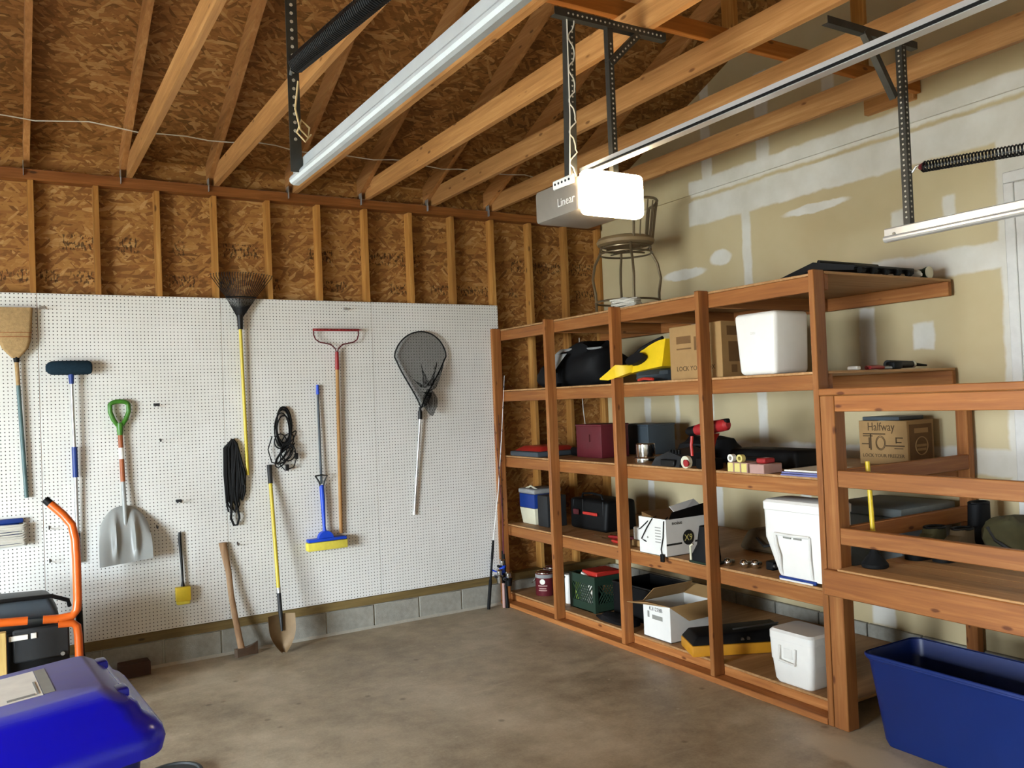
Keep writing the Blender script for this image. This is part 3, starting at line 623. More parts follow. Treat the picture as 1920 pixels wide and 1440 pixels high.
# black tow strap bundle on a hook
t = thing('tow_strap', (-2.36, -0.03, 0.95), 'bundle of black looped straps hanging on the pegboard', 'strap')
b = MB(); rnd = random.Random(3)
for k in range(9):
    x = -2.425+k*.012; zb = rnd.uniform(1.06, 1.20); w = rnd.uniform(.018, .03)
    b.tube([(-2.385, -0.028, 1.615), (x-w, -0.03-.004*(k % 3), 1.55), (x-w*1.2, -0.034-.004*(k % 3), 1.35), (x-w*0.8, -0.036, zb+.05), (x, -0.036, zb), (x+w*0.6, -0.036, zb+.06), (x+w*0.7, -0.04-.004*(k % 3), 1.35), (-2.36, -0.034, 1.58), (-2.385, -0.03, 1.615)], 0.010, 6)
b.build('straps', 'black_rubber', t)
b = MB(); b.tube([(-2.43, -.035, 1.25), (-2.446, -.035, 1.12), (-2.435, -.035, 1.07), (-2.415, -.035, 1.08), (-2.41, -.035, 1.2)], 0.0065, 6)
b.tube([(-2.40, -.04, 1.25), (-2.42, -.04, 1.02), (-2.40, -.04, 0.965), (-2.375, -.04, 0.965), (-2.358, -.04, 1.02), (-2.38, -.04, 1.15), (-2.392, -.04, 1.25)], 0.009, 6)
b.tube([(-2.37, -.036, 1.3), (-2.352, -.036, 1.12), (-2.36, -.036, 1.09), (-2.37, -.036, 1.13)], 0.006, 6); b.build('loops', 'black_rubber', t)
b = MB(); b.cyl((-2.335, -.04, 1.40), (-2.318, -.042, 1.265), 0.016, n=10); b.build('grip', 'black_rubber', t)
MB().tube([(-2.36, -.036, 1.52), (-2.345, -.038, 1.46), (-2.335, -.04, 1.39)], 0.006, 6).build('tail', 'black_rubber', t)
# extension cord coil
t = thing('coiled_power_cord', (-2.0, -0.03, 1.35), 'tangled coil of black extension cord hanging on the pegboard', 'cord')
b = MB(); rnd = random.Random(5)
for k in range(7):
    cx_, rx_, rz_ = -2.0+rnd.uniform(-.012, .012), .052+.006*k*rnd.random(), .13+.02*rnd.random(); cz = 1.70-.01*k*rnd.random()
    b.tube([(cx_+rx_*math.cos(a), -0.026-.003*k, cz+rz_*math.sin(a)) for a in [2*PI*j/24 for j in range(24)]], 0.0052, 6, True)
for k in range(9):
    cx_, r_ = -2.0+rnd.uniform(-.04, .04), rnd.uniform(.04, .075); cz = rnd.uniform(1.45, 1.58)
    b.tube([(cx_+r_*math.cos(a), -0.03-.004*k+.006*math.sin(2*a), cz+r_*1.2*math.sin(a+.4*k)) for a in [2*PI*j/20 for j in range(20)]], 0.0048, 6, True)
b.tube([(-2.09, -.04, 1.62), (-2.125, -.04, 1.52), (-2.10, -.04, 1.42), (-2.05, -.04, 1.40), (-2.0, -.04, 1.41)], 0.0045, 6)
b.tube([(-2.03, -.045, 1.45), (-2.04, -.045, 1.40), (-2.0, -.045, 1.35), (-1.93, -.045, 1.37), (-1.905, -.045, 1.44), (-1.92, -.045, 1.50)], 0.0045, 6); b.build('coils', 'black_rubber', t)
MB().rbox(-1.995, -1.97, -.06, -.035, 1.345, 1.395, 0.006, 2).build('plug', 'black_plastic', t)
MB().rbox(-1.918, -1.894, -.06, -.035, 1.43, 1.48, 0.006, 2).build('plug', 'black_plastic', t)
# small yellow scrub brush
t = thing('scrub_brush', (-2.78, -0.04, 0.44), 'small scrub brush with yellow block and long black handle', 'brush')
MB().tube([(-2.787, -.03, .955), (-2.788, -.03, .90), (-2.781, -.032, .75), (-2.777, -.035, .60), (-2.777, -.035, .555)], [0.010, 0.0125, 0.010, 0.008, 0.016], 10).build('handle', 'black_plastic', t)
MB().rbox(-2.832, -2.728, -.075, -.022, .455, .560, 0.008, 2).build('block', 'yellow', t)
MB().rbox(-2.826, -2.734, -.07, -.027, .432, .457, 0.006, 1).build('bristles', 'sponge_yellow', t)
# sponge mop
t = thing('sponge_mop', (-1.70, -0.06, 0.70), 'blue sponge mop with yellow sponge head hung on the pegboard', 'mop')
MB().cyl((-1.711, -.03, 1.935), (-1.711, -.03, 2.012), 0.0135, 0.011, 12).build('end_cap', 'blue_bright', t)
MB().cyl((-1.712, -.045, 1.22), (-1.711, -.03, 1.94), 0.0095, n=12).build('shaft', 'slate', t)
b = MB(); b.tube([(-1.765, -.06, 1.287), (-1.715, -.07, 1.292), (-1.668, -.06, 1.284), (-1.69, -.055, 1.24), (-1.70, -.05, 1.20)], 0.0065, 8); b.tube([(-1.765, -.06, 1.287), (-1.735, -.055, 1.24), (-1.722, -.05, 1.20)], 0.0065, 8); b.build('squeeze_lever', 'dark_grey', t)
b = MB(); b.tube([(-1.712, -.046, 1.21), (-1.708, -.05, 1.10), (-1.704, -.052, .88), (-1.702, -.055, .835)], [0.018, 0.019, 0.0125, 0.016], 12); b.build('sleeve', 'blue_bright', t)
b = MB(); pl = [(-1.70+.062*math.cos(a), -.085, .785+.062*math.sin(a)) for a in [PI*j/12 for j in range(13)]]; b.prism(pl, (0, .05, 0)); b.rbox(-1.848, -1.535, -.10, -.028, .768, .792, 0.006, 2); b.build('head', 'blue_bright', t)
MB().rbox(-1.855, -1.530, -.105, -.025, .700, .766, 0.008, 2).build('sponge', 'sponge_yellow', t)
# bow rake
t = thing('bow_rake', (-1.55, -0.05, 0.81), 'garden bow rake with red head and wooden handle', 'rake')
MB().cyl((-1.559, -.03, .808), (-1.547, -.045, 2.16), 0.0145, n=12).build('handle', 'ash_z', t)
MB().cyl((-1.547, -.045, 2.13), (-1.545, -.046, 2.275), 0.0175, 0.0145, 12).build('ferrule', 'red_paint', t)
b = MB()
for s in (-1, 1): b.tube([(-1.545, -.046, 2.25), (-1.545+s*.012, -.047, 2.30), (-1.545+s*.05, -.048, 2.335), (-1.545+s*.14, -.05, 2.352), (-1.545+s*.175, -.05, 2.375), (-1.546+s*.188, -.05, 2.41), (-1.546+s*.188, -.05, 2.452)], 0.0055, 8)
b.build('bow', 'maroon', t)
b = MB(); b.rbox(-1.740, -1.352, -.058, -.044, 2.442, 2.462, 0.003, 1)
for i in range(14): b.cyl((-1.728+i*.0288, -.055, 2.455), (-1.728+i*.0288, -.11, 2.448), 0.005, 0.003, 6)
b.build('tine_bar', 'red_paint', t)
# fishing landing net
t = thing('landing_net', (-0.85, -0.05, 0.89), 'black fishing landing net with aluminium pole hung on the pegboard', 'net')
def hoop(s):    # 0..1 round the teardrop, starting at the collar
    a = -PI/2+2*PI*s; k = 0.5-0.5*math.sin(a)   # k=1 at bottom
    rx = 0.247*(1-0.93*max(0, (k-0.42)/0.58)**1.15); 
    return Vector((-0.788+math.cos(a)*rx-0.025*k, -0.04, 2.195+ (0.25*math.sin(a) if math.sin(a) > 0 else 0.405*math.sin(a))))
hp = [hoop(i/48) for i in range(48)]
MB().tube(hp, 0.0062, 8, True).build('hoop', 'net_black', t)
b = MB(); rings = []
cen = Vector((-0.79, -0.06, 1.93))
for k in range(9):
    q = k/8; rings.append([tuple(p.lerp(cen+Vector((0.05*math.sin(7*j), 0, 0)), q*0.9)+Vector((0.006*math.sin(j*2.3+k), -0.075*math.sin(q*PI/2)+0.008*math.sin(j*1.9+k*2), -0.035*math.sin(q*PI)))) for j, p in enumerate(hp)])
b.loft(rings, False, True); b.build('bag', 'net_mesh', t)
b = MB(); rings = []
for k in range(7):
    q = k/6; rings.append([(-0.745+(.085-.03*q)*math.cos(a)*math.sin(.35+q*2.4), -0.085+.03*math.sin(a), 1.93-0.19*q+.02*math.sin(a)) for a in [2*PI*j/18 for j in range(18)]])
b.loft(rings); b.build('bag_fold', 'net_mesh', t)
b = MB(); b.cyl((-0.827, -.042, 1.695), (-0.825, -.042, 1.765), 0.0185, n=14); b.cyl((-0.826, -.042, 1.74), (-0.824, -.042, 1.80), 0.013, 0.010, 12); b.build('collar', 'black_plastic', t)
b = MB(); b.cyl((-0.905, -.025, .905), (-0.827, -.042, 1.70), 0.0095, n=12); b.build('pole', 'alu', t)
MB().cyl((-0.907, -.0245, .886), (-0.904, -.025, .915), 0.0115, n=12).build('end_cap', 'white_plastic', t)
# white cord on blue winder
t = thing('cord_winder', (-3.87, -0.04, 0.98), 'blue winder wrapped with white extension cord on the pegboard', 'cord')
MB().rbox(-4.06, -3.775, -.055, -.02, 1.135, 1.168, 0.010, 2).build('winder', 'blue_dark', t)
MB().rbox(-4.0, -3.80, -.05, -.02, .985, 1.136, 0.006, 1).build('winder_plate', 'blue_dark', t)
b = MB()
for k in range(11):
    z = .992+k*.0135; b.tube([(p[0], p[1], z+.005*math.sin(i*1.3+k)) for i, p in enumerate(rrect(.148, .028, .026, z, 4, -3.91, -.043))], 0.0068, 6, True)
b.build('cord_wraps', 'cord_white', t)
# leaning axe
t = thing('axe', (-2.40, -0.17, 0), 'old axe with bare wooden handle leaning against the pegboard', 'axe')
b = MB(); pa = [(-2.484, -.026, .842), (-2.476, -.038, .77), (-2.455, -.062, .62), (-2.448, -.085, .46), (-2.432, -.115, .30), (-2.415, -.150, .15), (-2.405, -.17, .07), (-2.402, -.176, .03)]
rings = []
for i, q in enumerate(pa):
    w = (.024, .022, .018, .017, .018, .019, .020, .020)[i]; rings.append([(q[0]+w*1.25*math.cos(a), q[1]+w*0.75*math.sin(a), q[2]) for a in [2*PI*j/10 for j in range(10)]])
b.loft(rings).build('handle', 'ash_grey', t)
b = MB(frame((-2.405, -.178, 0.002), (0.95, .30, 0), (-.30, .95, 0)))
b.loft([[(-.048, -.022, .012), (-.048, .022, .012), (-.048, .022, .072), (-.048, -.022, .072)], [(.03, -.022, .014), (.03, .022, .014), (.03, .022, .068), (.03, -.022, .068)], [(.09, -.010, .006), (.09, .010, .006), (.09, .010, .078), (.09, -.010, .078)], [(.135, -.002, .0), (.135, .002, .0), (.135, .002, .095), (.135, -.002, .095)]]).build('head', 'axe_steel', t)
# leaning spade
t = thing('spade', (-2.12, -0.2, 0), 'round point spade with yellow handle leaning against the wall', 'shovel')
A = Vector((-2.118, -.030, 1.40)); B = Vector((-2.118, -.205, .30)); 
def lp(k): return tuple(A.lerp(B, k))
MB().cyl(lp(0), lp(.13), 0.0185, n=12).build('grip', 'dark_grey', t)
MB().cyl(lp(.128), lp(.845), 0.0145, n=12).build('handle', 'handle_yellow', t)
MB().cyl(lp(.84), lp(.875), 0.0165, n=12).build('collar', 'alu', t)
MB().tube([lp(.872), lp(1.0), (-2.118, -.232, .16)], [0.0155, 0.0165, 0.008], 12).build('socket', 'dark_grey', t)
def sb(u, v):
    a = u*2-1; z = 0.006+0.275*v; w = 0.102*(min(1.0, (max(0.0, v)+0.004)**0.42*1.22)); w = 0.102*math.sin(min(1, v*1.35+.06)*PI/2)**0.8
    return (-2.118+a*w, -.255+.045*v-0.03*a*a*0.9+0.018*(1-abs(a)), z)
sheet(MB(), sb, 16, 12, 0.003).build('blade', 'spade_rust', t, ang=60)
# fishing rods in the corner by the shelf
def rod(name, label, p0, p1, reel, butt_mat, shaft_mat, reel_mat, off):
    t = thing(name, p0, label, 'fishing rod', 'fishing rods in the corner')
    p0 = Vector(p0); p1 = Vector(p1)
    L = lambda k, s=0.0: tuple(p0.lerp(p1, k)+Vector((0, -s*4*k*(1-k), 0)))
    MB().tube([L(0), L(.02), L(.12), L(.125)], [.014, .0155, .0145, .011], 10).build('butt_grip', butt_mat, t)
    MB().tube([L(.12), L(.21)], [.010, .010], 10).build('reel_seat', 'near_black', t)
    MB().tube([L(.21), L(.29)], [.0125, .010], 10).build('fore_grip', 'black_rubber', t)
    MB().tube([L(.28), L(.5, .03), L(.75, .03), L(1)], [.0062, .005, .0038, .0022], 8).build('blank', shaft_mat, t)
    g = MB()
    for k in (.45, .56, .66, .76, .86, .95):
        c = Vector(L(k, .03)); g.tube([c+Vector((.008*math.cos(a), -.008+.0*a, .008*math.sin(a))) for a in [2*PI*j/8 for j in range(8)]], .0018, 4, True)
    g.build('line_guides', 'near_black', t, kind='stuff')
    c = Vector(L(.165)); r = MB(); r.tube([c, c+off*0.45+Vector((0, 0, -.03)), c+off], [.007, .007, .012], 8)
    r.cyl(c+off+Vector((0, 0, -.055)), c+off+Vector((0, 0, .012)), .026, .034, 16); rr = r.build('reel', reel_mat, t)
    MB().lathe([(.030, .012), (.034, .018), (.024, .024), (.024, .052), (.033, .058), (.028, .068)], tuple(c+off), 14).build('spool', 'chrome', rr)
    h = MB(); h.tube([c+off, c+off+Vector((-.048, -.03, .006))], .005, 6); h.cyl(c+off+Vector((-.048, -.03, .006)), c+off+Vector((-.068, -.032, .02)), .012, n=8); h.build('crank', 'dark_grey', rr)
rod('fishing_rod', 'thin fishing rod with white tip and blue reel in the corner', (-.268, -.105, .0), (.012, -.062, 2.05), .16, 'black_rubber', 'white_plastic', 'blue_bright', Vector((.10, -.03, .02)))
rod('fishing_rod', 'fishing rod with pale cork grip and silver reel beside the shelf sill', (-.128, -.14, .0), (-.068, -.062, 1.70), .13, 'flesh_pink', 'dark_red', 'chrome', Vector((-.055, -.03, 0)))
rod('fishing_rod', 'fishing rod with black grip and black reel beside the shelf sill', (-.112, -.17, .0), (-.118, -.07, 1.62), .13, 'near_black', 'maroon', 'near_black', Vector((.0, -.055, -.01)))
# loose peg hooks
for (x, z, w, lab) in ((-3.624, 2.588, 1, 'bare silver double hook above the straw broom'), (-2.916, 1.893, 1, 'bare dark double hook beside the green shovel grip'), (-2.898, 1.635, 0, 'small bare dark hook beside the shovel shaft'), (-2.784, 1.180, 1, 'bare dark double hook above the yellow scrub brush'),
        (-2.939, 1.009, 0, 'small bare dark hook beside the shovel scoop'), (-3.621, 1.224, 0, 'small bare dark hook beside the orange handle end'), (-3.625, 1.079, 0, 'small bare dark hook level with the blue winder'), (-3.627, .853, 0, 'small bare dark hook below the blue winder'), (-2.374, .817, 0, 'small bare dark hook beside the axe handle top'), (-1.446, 2.626, 1, 'bare silver double hook above the bow rake')):
    b = MB()
    for dx in ((-.012, .012) if w else (0,)):
        b.tube([(x+dx, PB-.001, z+.012), (x+dx, PB-.004, z+.012), (x+dx, PB-.006, z-.004), (x+dx, PB-.03, z-.008), (x+dx, PB-.055, z-.004), (x+dx, PB-.062, z+.012)], 0.0032, 6)
    if w: b.rbox(x-.02, x+.02, PB-.007, PB-.001, z-.006, z+.014, .002, 1)
    solo('peg_hook', b, 'alu' if z > 2.5 else 'dark_grey', lab, 'hook', 'empty pegboard hooks')
# ================================================================== things on the shelf
Z1, Z2, Z3, Z4, Z5 = [z+0.001 for z in LV]
SX, SY, SZ = (1, 0, 0), (0, 1, 0), (0, 0, 1)
def face_x(x, y, z): return frame((x, y, z), (0, -1, 0), (0, 0, 1))      # drawing on a face that looks towards -x
def face_y(x, y, z): return frame((x, y, z), (1, 0, 0), (0, 0, 1))       # drawing on a face that looks towards -y
# ---- tier 1 (top)
t = thing('bar_stool', (.58, -1.16, Z1), 'bronze metal bar stool with round seat and spindle back on top of the shelf', 'stool')
cx, cy = .58, -1.16
for s in range(4):
    a = PI/4+s*PI/2+.3; ca, sa = math.cos(a), math.sin(a)
    MB().tube([(cx+r*ca, cy+r*sa, Z1+z) for r, z in ((.285, .012), (.262, .05), (.265, .2), (.285, .32), (.262, .44), (.215, .53), (.20, .60))], 0.011, 8).build('leg', 'stool_metal', t)
MB().tube([(cx+.266*math.cos(a), cy+.266*math.sin(a), Z1+.13) for a in [2*PI*j/28 for j in range(28)]], 0.009, 8, True).build('foot_ring', 'stool_metal', t)
b = MB()
for z, r in ((.53, .215), (.575, .208)): b.tube([(cx+r*math.cos(a), cy+r*math.sin(a), Z1+z) for a in [2*PI*j/28 for j in range(28)]], 0.008, 8, True)
b.tube([(cx-.2, cy, Z1+.55), (cx+.2, cy, Z1+.55)], .007, 6); b.tube([(cx, cy-.2, Z1+.55), (cx, cy+.2, Z1+.55)], .007, 6); b.build('seat_frame', 'stool_metal', t)
MB().lathe([(.205, .595), (.232, .605), (.240, .63), (.225, .655), (.15, .672), (.02, .676)], (cx, cy, Z1), 28).build('seat', 'stool_seat', t)
b = MB(); aa = [-PI*0.62+PI*0.62*i/8 for i in range(9)]
for i, a in enumerate(aa): b.tube([(cx+.225*math.cos(a), cy+.225*math.sin(a), Z1+.62), (cx+.25*math.cos(a), cy+.25*math.sin(a), Z1+.80), (cx+.272*math.cos(a), cy+.272*math.sin(a), Z1+.93)], .0105 if i in (0, 8) else .006, 8)
b.build('spindles', 'stool_metal', t)
b = MB(); b.tube([(cx+.272*math.cos(a), cy+.272*math.sin(a), Z1+.93+.02*math.sin((a+PI*.62)/(PI*.62)*PI)) for a in aa], .012, 8); b.build('top_rail', 'stool_metal', t)
b = MB(); rnd = random.Random(2)
for k in range(7):
    b.tube([(.20+rnd.uniform(-.02, .02)+.075*math.cos(a), -1.60+.13*math.sin(a)+rnd.uniform(-.012, .012), Z1+.015+.011*k+.006*math.sin(3*a+k)) for a in [2*PI*j/18 for j in range(18)]], .0065, 6, True)
b.tube([(.15, -1.5, Z1+.08), (.2, -1.58, Z1+.1), (.24, -1.68, Z1+.07)], .008, 6)
solo('cord_coil', b, 'cord_white', 'small coil of white cord lying under the bar stool', 'cord')
t = thing('folding_frame', (.6, -3.35, Z1), 'flat folded black frame with wheels lying on the shelf top', 'frame')
b = MB(); b.loft([[(.25, -3.05, Z1+.02), (.86, -3.05, Z1+.02), (.86, -3.05, Z1+.04), (.25, -3.05, Z1+.04)], [(.25, -3.30, Z1+.055), (.86, -3.30, Z1+.055), (.86, -3.30, Z1+.10), (.25, -3.30, Z1+.10)], [(.30, -3.54, Z1+.022), (.86, -3.54, Z1+.022), (.86, -3.54, Z1+.05), (.30, -3.54, Z1+.05)]]); b.build('panel', 'near_black', t)
b = MB(); b.tube([(.3, -3.3, Z1+.105), (.85, -3.3, Z1+.105)], .012, 8); b.tube([(.3, -3.54, Z1+.045), (.85, -3.54, Z1+.045)], .01, 8); b.build('bars', 'black_plastic', t)
for i in range(5): MB().cyl((.33+i*.11, -3.555, Z1+.020), (.36+i*.11, -3.555, Z1+.020), .019, n=14).build('wheel', 'black_rubber', t)
t = thing('flashlight', (.98, -3.5, Z1), 'green lantern flashlight at the end of the shelf top', 'flashlight')
MB(frame((1.0, -3.46, Z1+.036), (1, 0, 0), (0, 0, 1))).lathe([(.02, -.0), (.028, .002), (.028, .05), (.036, .07), (.036, .085)], n=18).build('body', 'green_crate', t)
MB(frame((1.0, -3.46, Z1+.036), (1, 0, 0), (0, 0, 1))).lathe([(.036, .085), (.038, .092), (.030, .094), (.004, .0945)], n=18).build('lens', 'tan_box', t)
solo('crumpled_tissue', MB().blob((.915, -3.50, Z1+.030), (.036, .05, .030), amp=.25, seed=4, flat=Z1), 'paper_white', 'crumpled white paper beside the green flashlight', 'paper')
# ---- tier 2
t = thing('duffel_bag', (.32, -.87, Z2), 'slumped black duffel bag with grey trim on the second tier', 'bag')
b = MB(); b.blob((.36, -.93, Z2+.15), (.24, .32, .18), 24, 14, .22, 11, Z2, .7); b.build('body', 'fabric_black', t)
b = MB(); b.blob((.16, -.62, Z2+.09), (.10, .16, .10), 16, 9, .2, 5, Z2, .8); b.build('end_pocket', 'fabric_black', t)
b = MB(); b.tube([(.10, -.66, Z2+.06), (.095, -.68, Z2+.16), (.11, -.73, Z2+.25), (.14, -.80, Z2+.30), (.18, -.88, Z2+.305), (.22, -1.02, Z2+.30), (.26, -1.2, Z2+.30)], [.008, .012, .014, .014, .012, .011, .010], 8); b.build('trim', 'fabric_grey', t)
sheet(MB(), lambda u, v: (.058-.01*math.sin(v*3)-.006*math.sin(u*9)+.05*v, -.70-.20*u*v-.03*u, Z2+.06+.21*v), 8, 8, .006).build('grey_panel', 'fabric_grey', t)
t = thing('life_vest', (.2, -1.9, Z2), 'folded yellow and black life vest on the second tier', 'life vest')
b = MB(); b.loft([[(x, y, z) for x, z in q] for y, q in (
    (-1.79, [(-.005, Z2+.060), (.10, Z2+.06), (.10, Z2+.085), (-.005, Z2+.085)]), (-1.84, [(-.015, Z2+.06), (.36, Z2+.06), (.36, Z2+.17), (.01, Z2+.15)]), (-1.95, [(.0, Z2+.075), (.45, Z2+.075), (.45, Z2+.26), (.06, Z2+.235)]), (-2.10, [(.01, Z2+.09), (.45, Z2+.09), (.45, Z2+.29), (.06, Z2+.28)]), (-2.19, [(.02, Z2+.10), (.45, Z2+.10), (.45, Z2+.29), (.06, Z2+.29)]))]); b.build('shell', 'yellow_bag', t, ang=60)
b = MB(); b.loft([[(x, y, z) for x, z in q] for y, q in ((-1.62, [(-.0905, Z2+.030), (-.0873, Z2+.030), (-.0873, Z2+.04), (-.0905, Z2+.04)]), (-1.72, [(-.0905, Z2+.022), (-.0873, Z2+.022), (-.0873, Z2+.085), (-.0905, Z2+.085)]), (-1.790, [(-.0905, Z2+.033), (-.0873, Z2+.033), (-.0873, Z2+.12), (-.0905, Z2+.12)]), (-1.812, [(-.0905, Z2+.038), (-.03, Z2+.038), (-.03, Z2+.13), (-.0905, Z2+.13)]), (-1.90, [(-.03, Z2+.07), (.02, Z2+.07), (.02, Z2+.13), (-.03, Z2+.12)]))]); b.build('shoulder_tip', 'yellow_bag', t, ang=60)
def oval(cy_, cz_, ry_, rz_, dx, n=16): return [(dx, cy_+ry_*math.cos(a), cz_+rz_*math.sin(a)) for a in [2*PI*j/n for j in range(n)]]
b = MB(frame((0.0, -1.93, Z2+.165), (.02, -1, .18), (.35, .05, 1))); b.loft([[(p[1], p[2], z) for p in oval(0, 0, .10, .040, 0)] for z in (-.03, .012)]); b.build('pocket', 'fabric_black', t)
b = MB(); b.tube([(.012, -1.84, Z2+.155), (.055, -1.93, Z2+.235), (.07, -2.02, Z2+.268), (.07, -2.15, Z2+.298)], .014, 8); b.build('binding', 'fabric_black', t)
b = MB(); b.blob((.23, -1.99, Z2+.045), (.22, .19, .05), 18, 8, .12, 9, Z2, .7); b.build('lining', 'slate', t)
b = MB(); b.tube([(-.02, -1.98, Z2+.012), (-.03, -2.05, Z2+.02), (-.03, -2.15, Z2+.012)], .010, 6); b.build('strap', 'red_bright', t)
def carton(name, label, x0, x1, y0, y1, z0, z1, mat='card_brown', cat='box'):
    t = thing(name, ((x0+x1)/2, (y0+y1)/2, z0), label, cat)
    bd = MB().rbox(x0, x1, y0, y1, z0, z1, .003, 1).build('body', mat, t)
    MB().box(x0-.0006, x1+.0006, (y0+y1)/2-.025, (y0+y1)/2+.025, z1-.0005, z1+.0008).build('tape', 'tan_box', bd)
    return t, bd
t, bd = carton('cardboard_box', 'brown cardboard box standing between the life vest and the white cooler', .06, .42, -2.72, -2.23, Z2, Z2+.36)
text('LOCK YOUR BOX', .045, face_x(.0594, -2.475, Z2+.07), 'lettering', 'ink_brown', bd)
b = MB(); 
for (ya, yb, za, zb) in ((-2.30, -2.44, .24, .29), (-2.30, -2.44, .20, .21), (-2.47, -2.49, .19, .28), (-2.52, -2.62, .22, .30)): b.box(.0590, .0598, yb, ya, Z2+za, Z2+zb)
b.build('printing', 'card_dark', bd)
b = MB(); 
for (xa, xb, za, zb) in ((.11, .20, .27, .33), (.22, .24, .25, .33), (.12, .35, .10, .23), (.14, .19, .03, .08), (.26, .36, .25, .28)): b.box(xa, xb, -2.7208, -2.7198, Z2+za, Z2+zb)
b.build('printing', 'card_dark', bd)
t = thing('cooler', (.15, -3.03, Z2), 'plain white cooler standing on end on the second tier', 'cooler')
MB().rhexa([(.0, -3.20, Z2), (.30, -3.20, Z2), (.30, -2.92, Z2), (.0, -2.92, Z2), (.0, -3.215, Z2+.375), (.30, -3.215, Z2+.375), (.30, -2.885, Z2+.375), (.0, -2.885, Z2+.375)], .03, 4).build('body', 'white_plastic', t)
MB().rbox(-.003, .004, -3.06, -3.02, Z2+.245, Z2+.258, .002, 1).build('latch', 'white_card', t)
# small tools on the end of tier 2
solo('utility_knife', MB().rbox(.25, .29, -3.565, -3.50, Z2, Z2+.022, .005, 1), 'paper_white', 'small white framed packet on the end of the second tier', 'packet')
t = thing('multi_plier', (.42, -3.52, Z2), 'red and black pliers lying on the end of the second tier', 'pliers')
b = MB(); b.tube([(.38, -3.53, Z2+.012), (.46, -3.54, Z2+.014), (.52, -3.53, Z2+.012)], .012, 8); b.tube([(.38, -3.555, Z2+.012), (.46, -3.55, Z2+.014), (.52, -3.54, Z2+.012)], .011, 8); b.build('handles', 'red_paint', t)
MB().rbox(.52, .60, -3.55, -3.52, Z2, Z2+.02, .005, 1).build('jaw', 'steel', t)
t = thing('heat_gun', (.75, -3.5, Z2), 'dark grey cordless tool lying on the end of the second tier', 'power tool')
b = MB(); b.cyl((.62, -3.50, Z2+.028), (.85, -3.50, Z2+.028), .028, .020, 14); b.build('barrel', 'dark_grey', t)
MB().rbox(.60, .68, -3.56, -3.50, Z2, Z2+.045, .010, 2).build('grip', 'near_black', t); MB().cyl((.85, -3.50, Z2+.028), (.87, -3.50, Z2+.028), .022, n=14).build('ring', 'alu', t); MB().cyl((.87, -3.50, Z2+.028), (1.0, -3.50, Z2+.02), .012, .006, 10).build('nozzle', 'near_black', t)
# ---- tier 3
t = thing('folded_tarp', (.2, -.42, Z3), 'flat folded tarp with orange top and dark edge on the third tier', 'tarp')
MB().rbox(-.01, .40, -.60, -.14, Z3, Z3+.045, .015, 2).build('lower_fold', 'slate', t); MB().rhexa([(.02, -.58, Z3+.046), (.40, -.58, Z3+.046), (.40, -.16, Z3+.046), (.02, -.16, Z3+.046), (.10, -.52, Z3+.085), (.38, -.52, Z3+.085), (.38, -.2, Z3+.085), (.10, -.2, Z3+.085)], .012, 2).build('upper_fold', 'red_bright', t)
solo('laptop_case', MB().rbox(.30, .64, -.835, -.64, Z3, Z3+.07, .012, 2), 'near_black', 'low black case behind the maroon box on the third tier', 'case')
t = thing('file_box', (.33, -1.02, Z3), 'maroon metal storage box on the third tier', 'box')
MB().rbox(.22, .50, -1.195, -.85, Z3, Z3+.265, .006, 2).build('body', 'maroon', t); MB().rbox(.215, .505, -1.20, -.845, Z3+.255, Z3+.272, .004, 1).build('lid', 'maroon', t); MB().rbox(.213, .220, -1.045, -1.035, Z3+.13, Z3+.19, .001, 1).build('latch', 'dark_red', t)
t = thing('file_box', (.80, -1.1, Z3), 'slate grey metal storage box on the third tier', 'box')
MB().rbox(.66, .95, -1.25, -.86, Z3, Z3+.245, .006, 2).build('body', 'slate', t); MB().rbox(.655, .955, -1.255, -.855, Z3+.236, Z3+.252, .004, 1).build('lid', 'slate', t)
t = thing('metal_cup', (.10, -1.88, Z3), 'shiny steel double cup set on the third tier edge', 'cup')
MB().lathe([(.082, 0), (.085, .004), (.085, .040), (.080, .046), (.06, .046)], (.10, -1.88, Z3), 28).build('base', 'chrome', t)
MB().lathe([(.066, .046), (.069, .052), (.069, .140), (.062, .148), (.01, .149)], (.10, -1.88, Z3), 28).build('cup', 'chrome', t)
t = thing('charger', (.15, -2.17, Z3), 'dark grey battery charger with bulky body behind the steel cups', 'charger')
b = MB(); b.loft([[(.02, -2.03, Z3), (.26, -2.03, Z3), (.26, -2.03, Z3+.07), (.06, -2.03, Z3+.05)], [(.0, -2.18, Z3), (.28, -2.18, Z3), (.28, -2.18, Z3+.125), (.05, -2.18, Z3+.10)], [(.0, -2.34, Z3), (.26, -2.34, Z3), (.26, -2.34, Z3+.10), (.02, -2.34, Z3+.07)]]); b.build('body', 'dark_grey', t)
MB().rbox(-.01, .03, -2.30, -2.16, Z3+.001, Z3+.05, .006, 1).build('battery_dock', 'black_plastic', t)
b = MB(); 
for i in range(4): b.box(.045-.0, .06, -2.30+i*.03, -2.285+i*.03, Z3+.085, Z3+.112)
b.build('vents', 'near_black', t)
solo('tool_pouch', MB().blob((.50, -2.10, Z3+.08), (.17, .26, .10), 16, 8, .2, 21, Z3, .8), 'fabric_black', 'black soft tool pouch behind the charger', 'pouch')
t = thing('cordless_drill', (.06, -2.55, Z3), 'red and black cordless drill standing on its battery', 'drill')
DM = Mx((.06, -2.56, Z3), -PI/2) @ Matrix.Scale(1.12, 4)
b = MB(DM); b.rbox(-.065, .075, -.045, .045, 0, .062, .010, 2); b.build('battery', 'near_black', t)
b = MB(DM); b.loft([rrect(.040, .024, .018, .060, 4, .0, 0), rrect(.030, .020, .016, .12, 4, .012, 0), rrect(.030, .020, .016, .17, 4, .030, 0), rrect(.040, .024, .018, .205, 4, .045, 0)]); b.build('handle', 'red_bright', t)
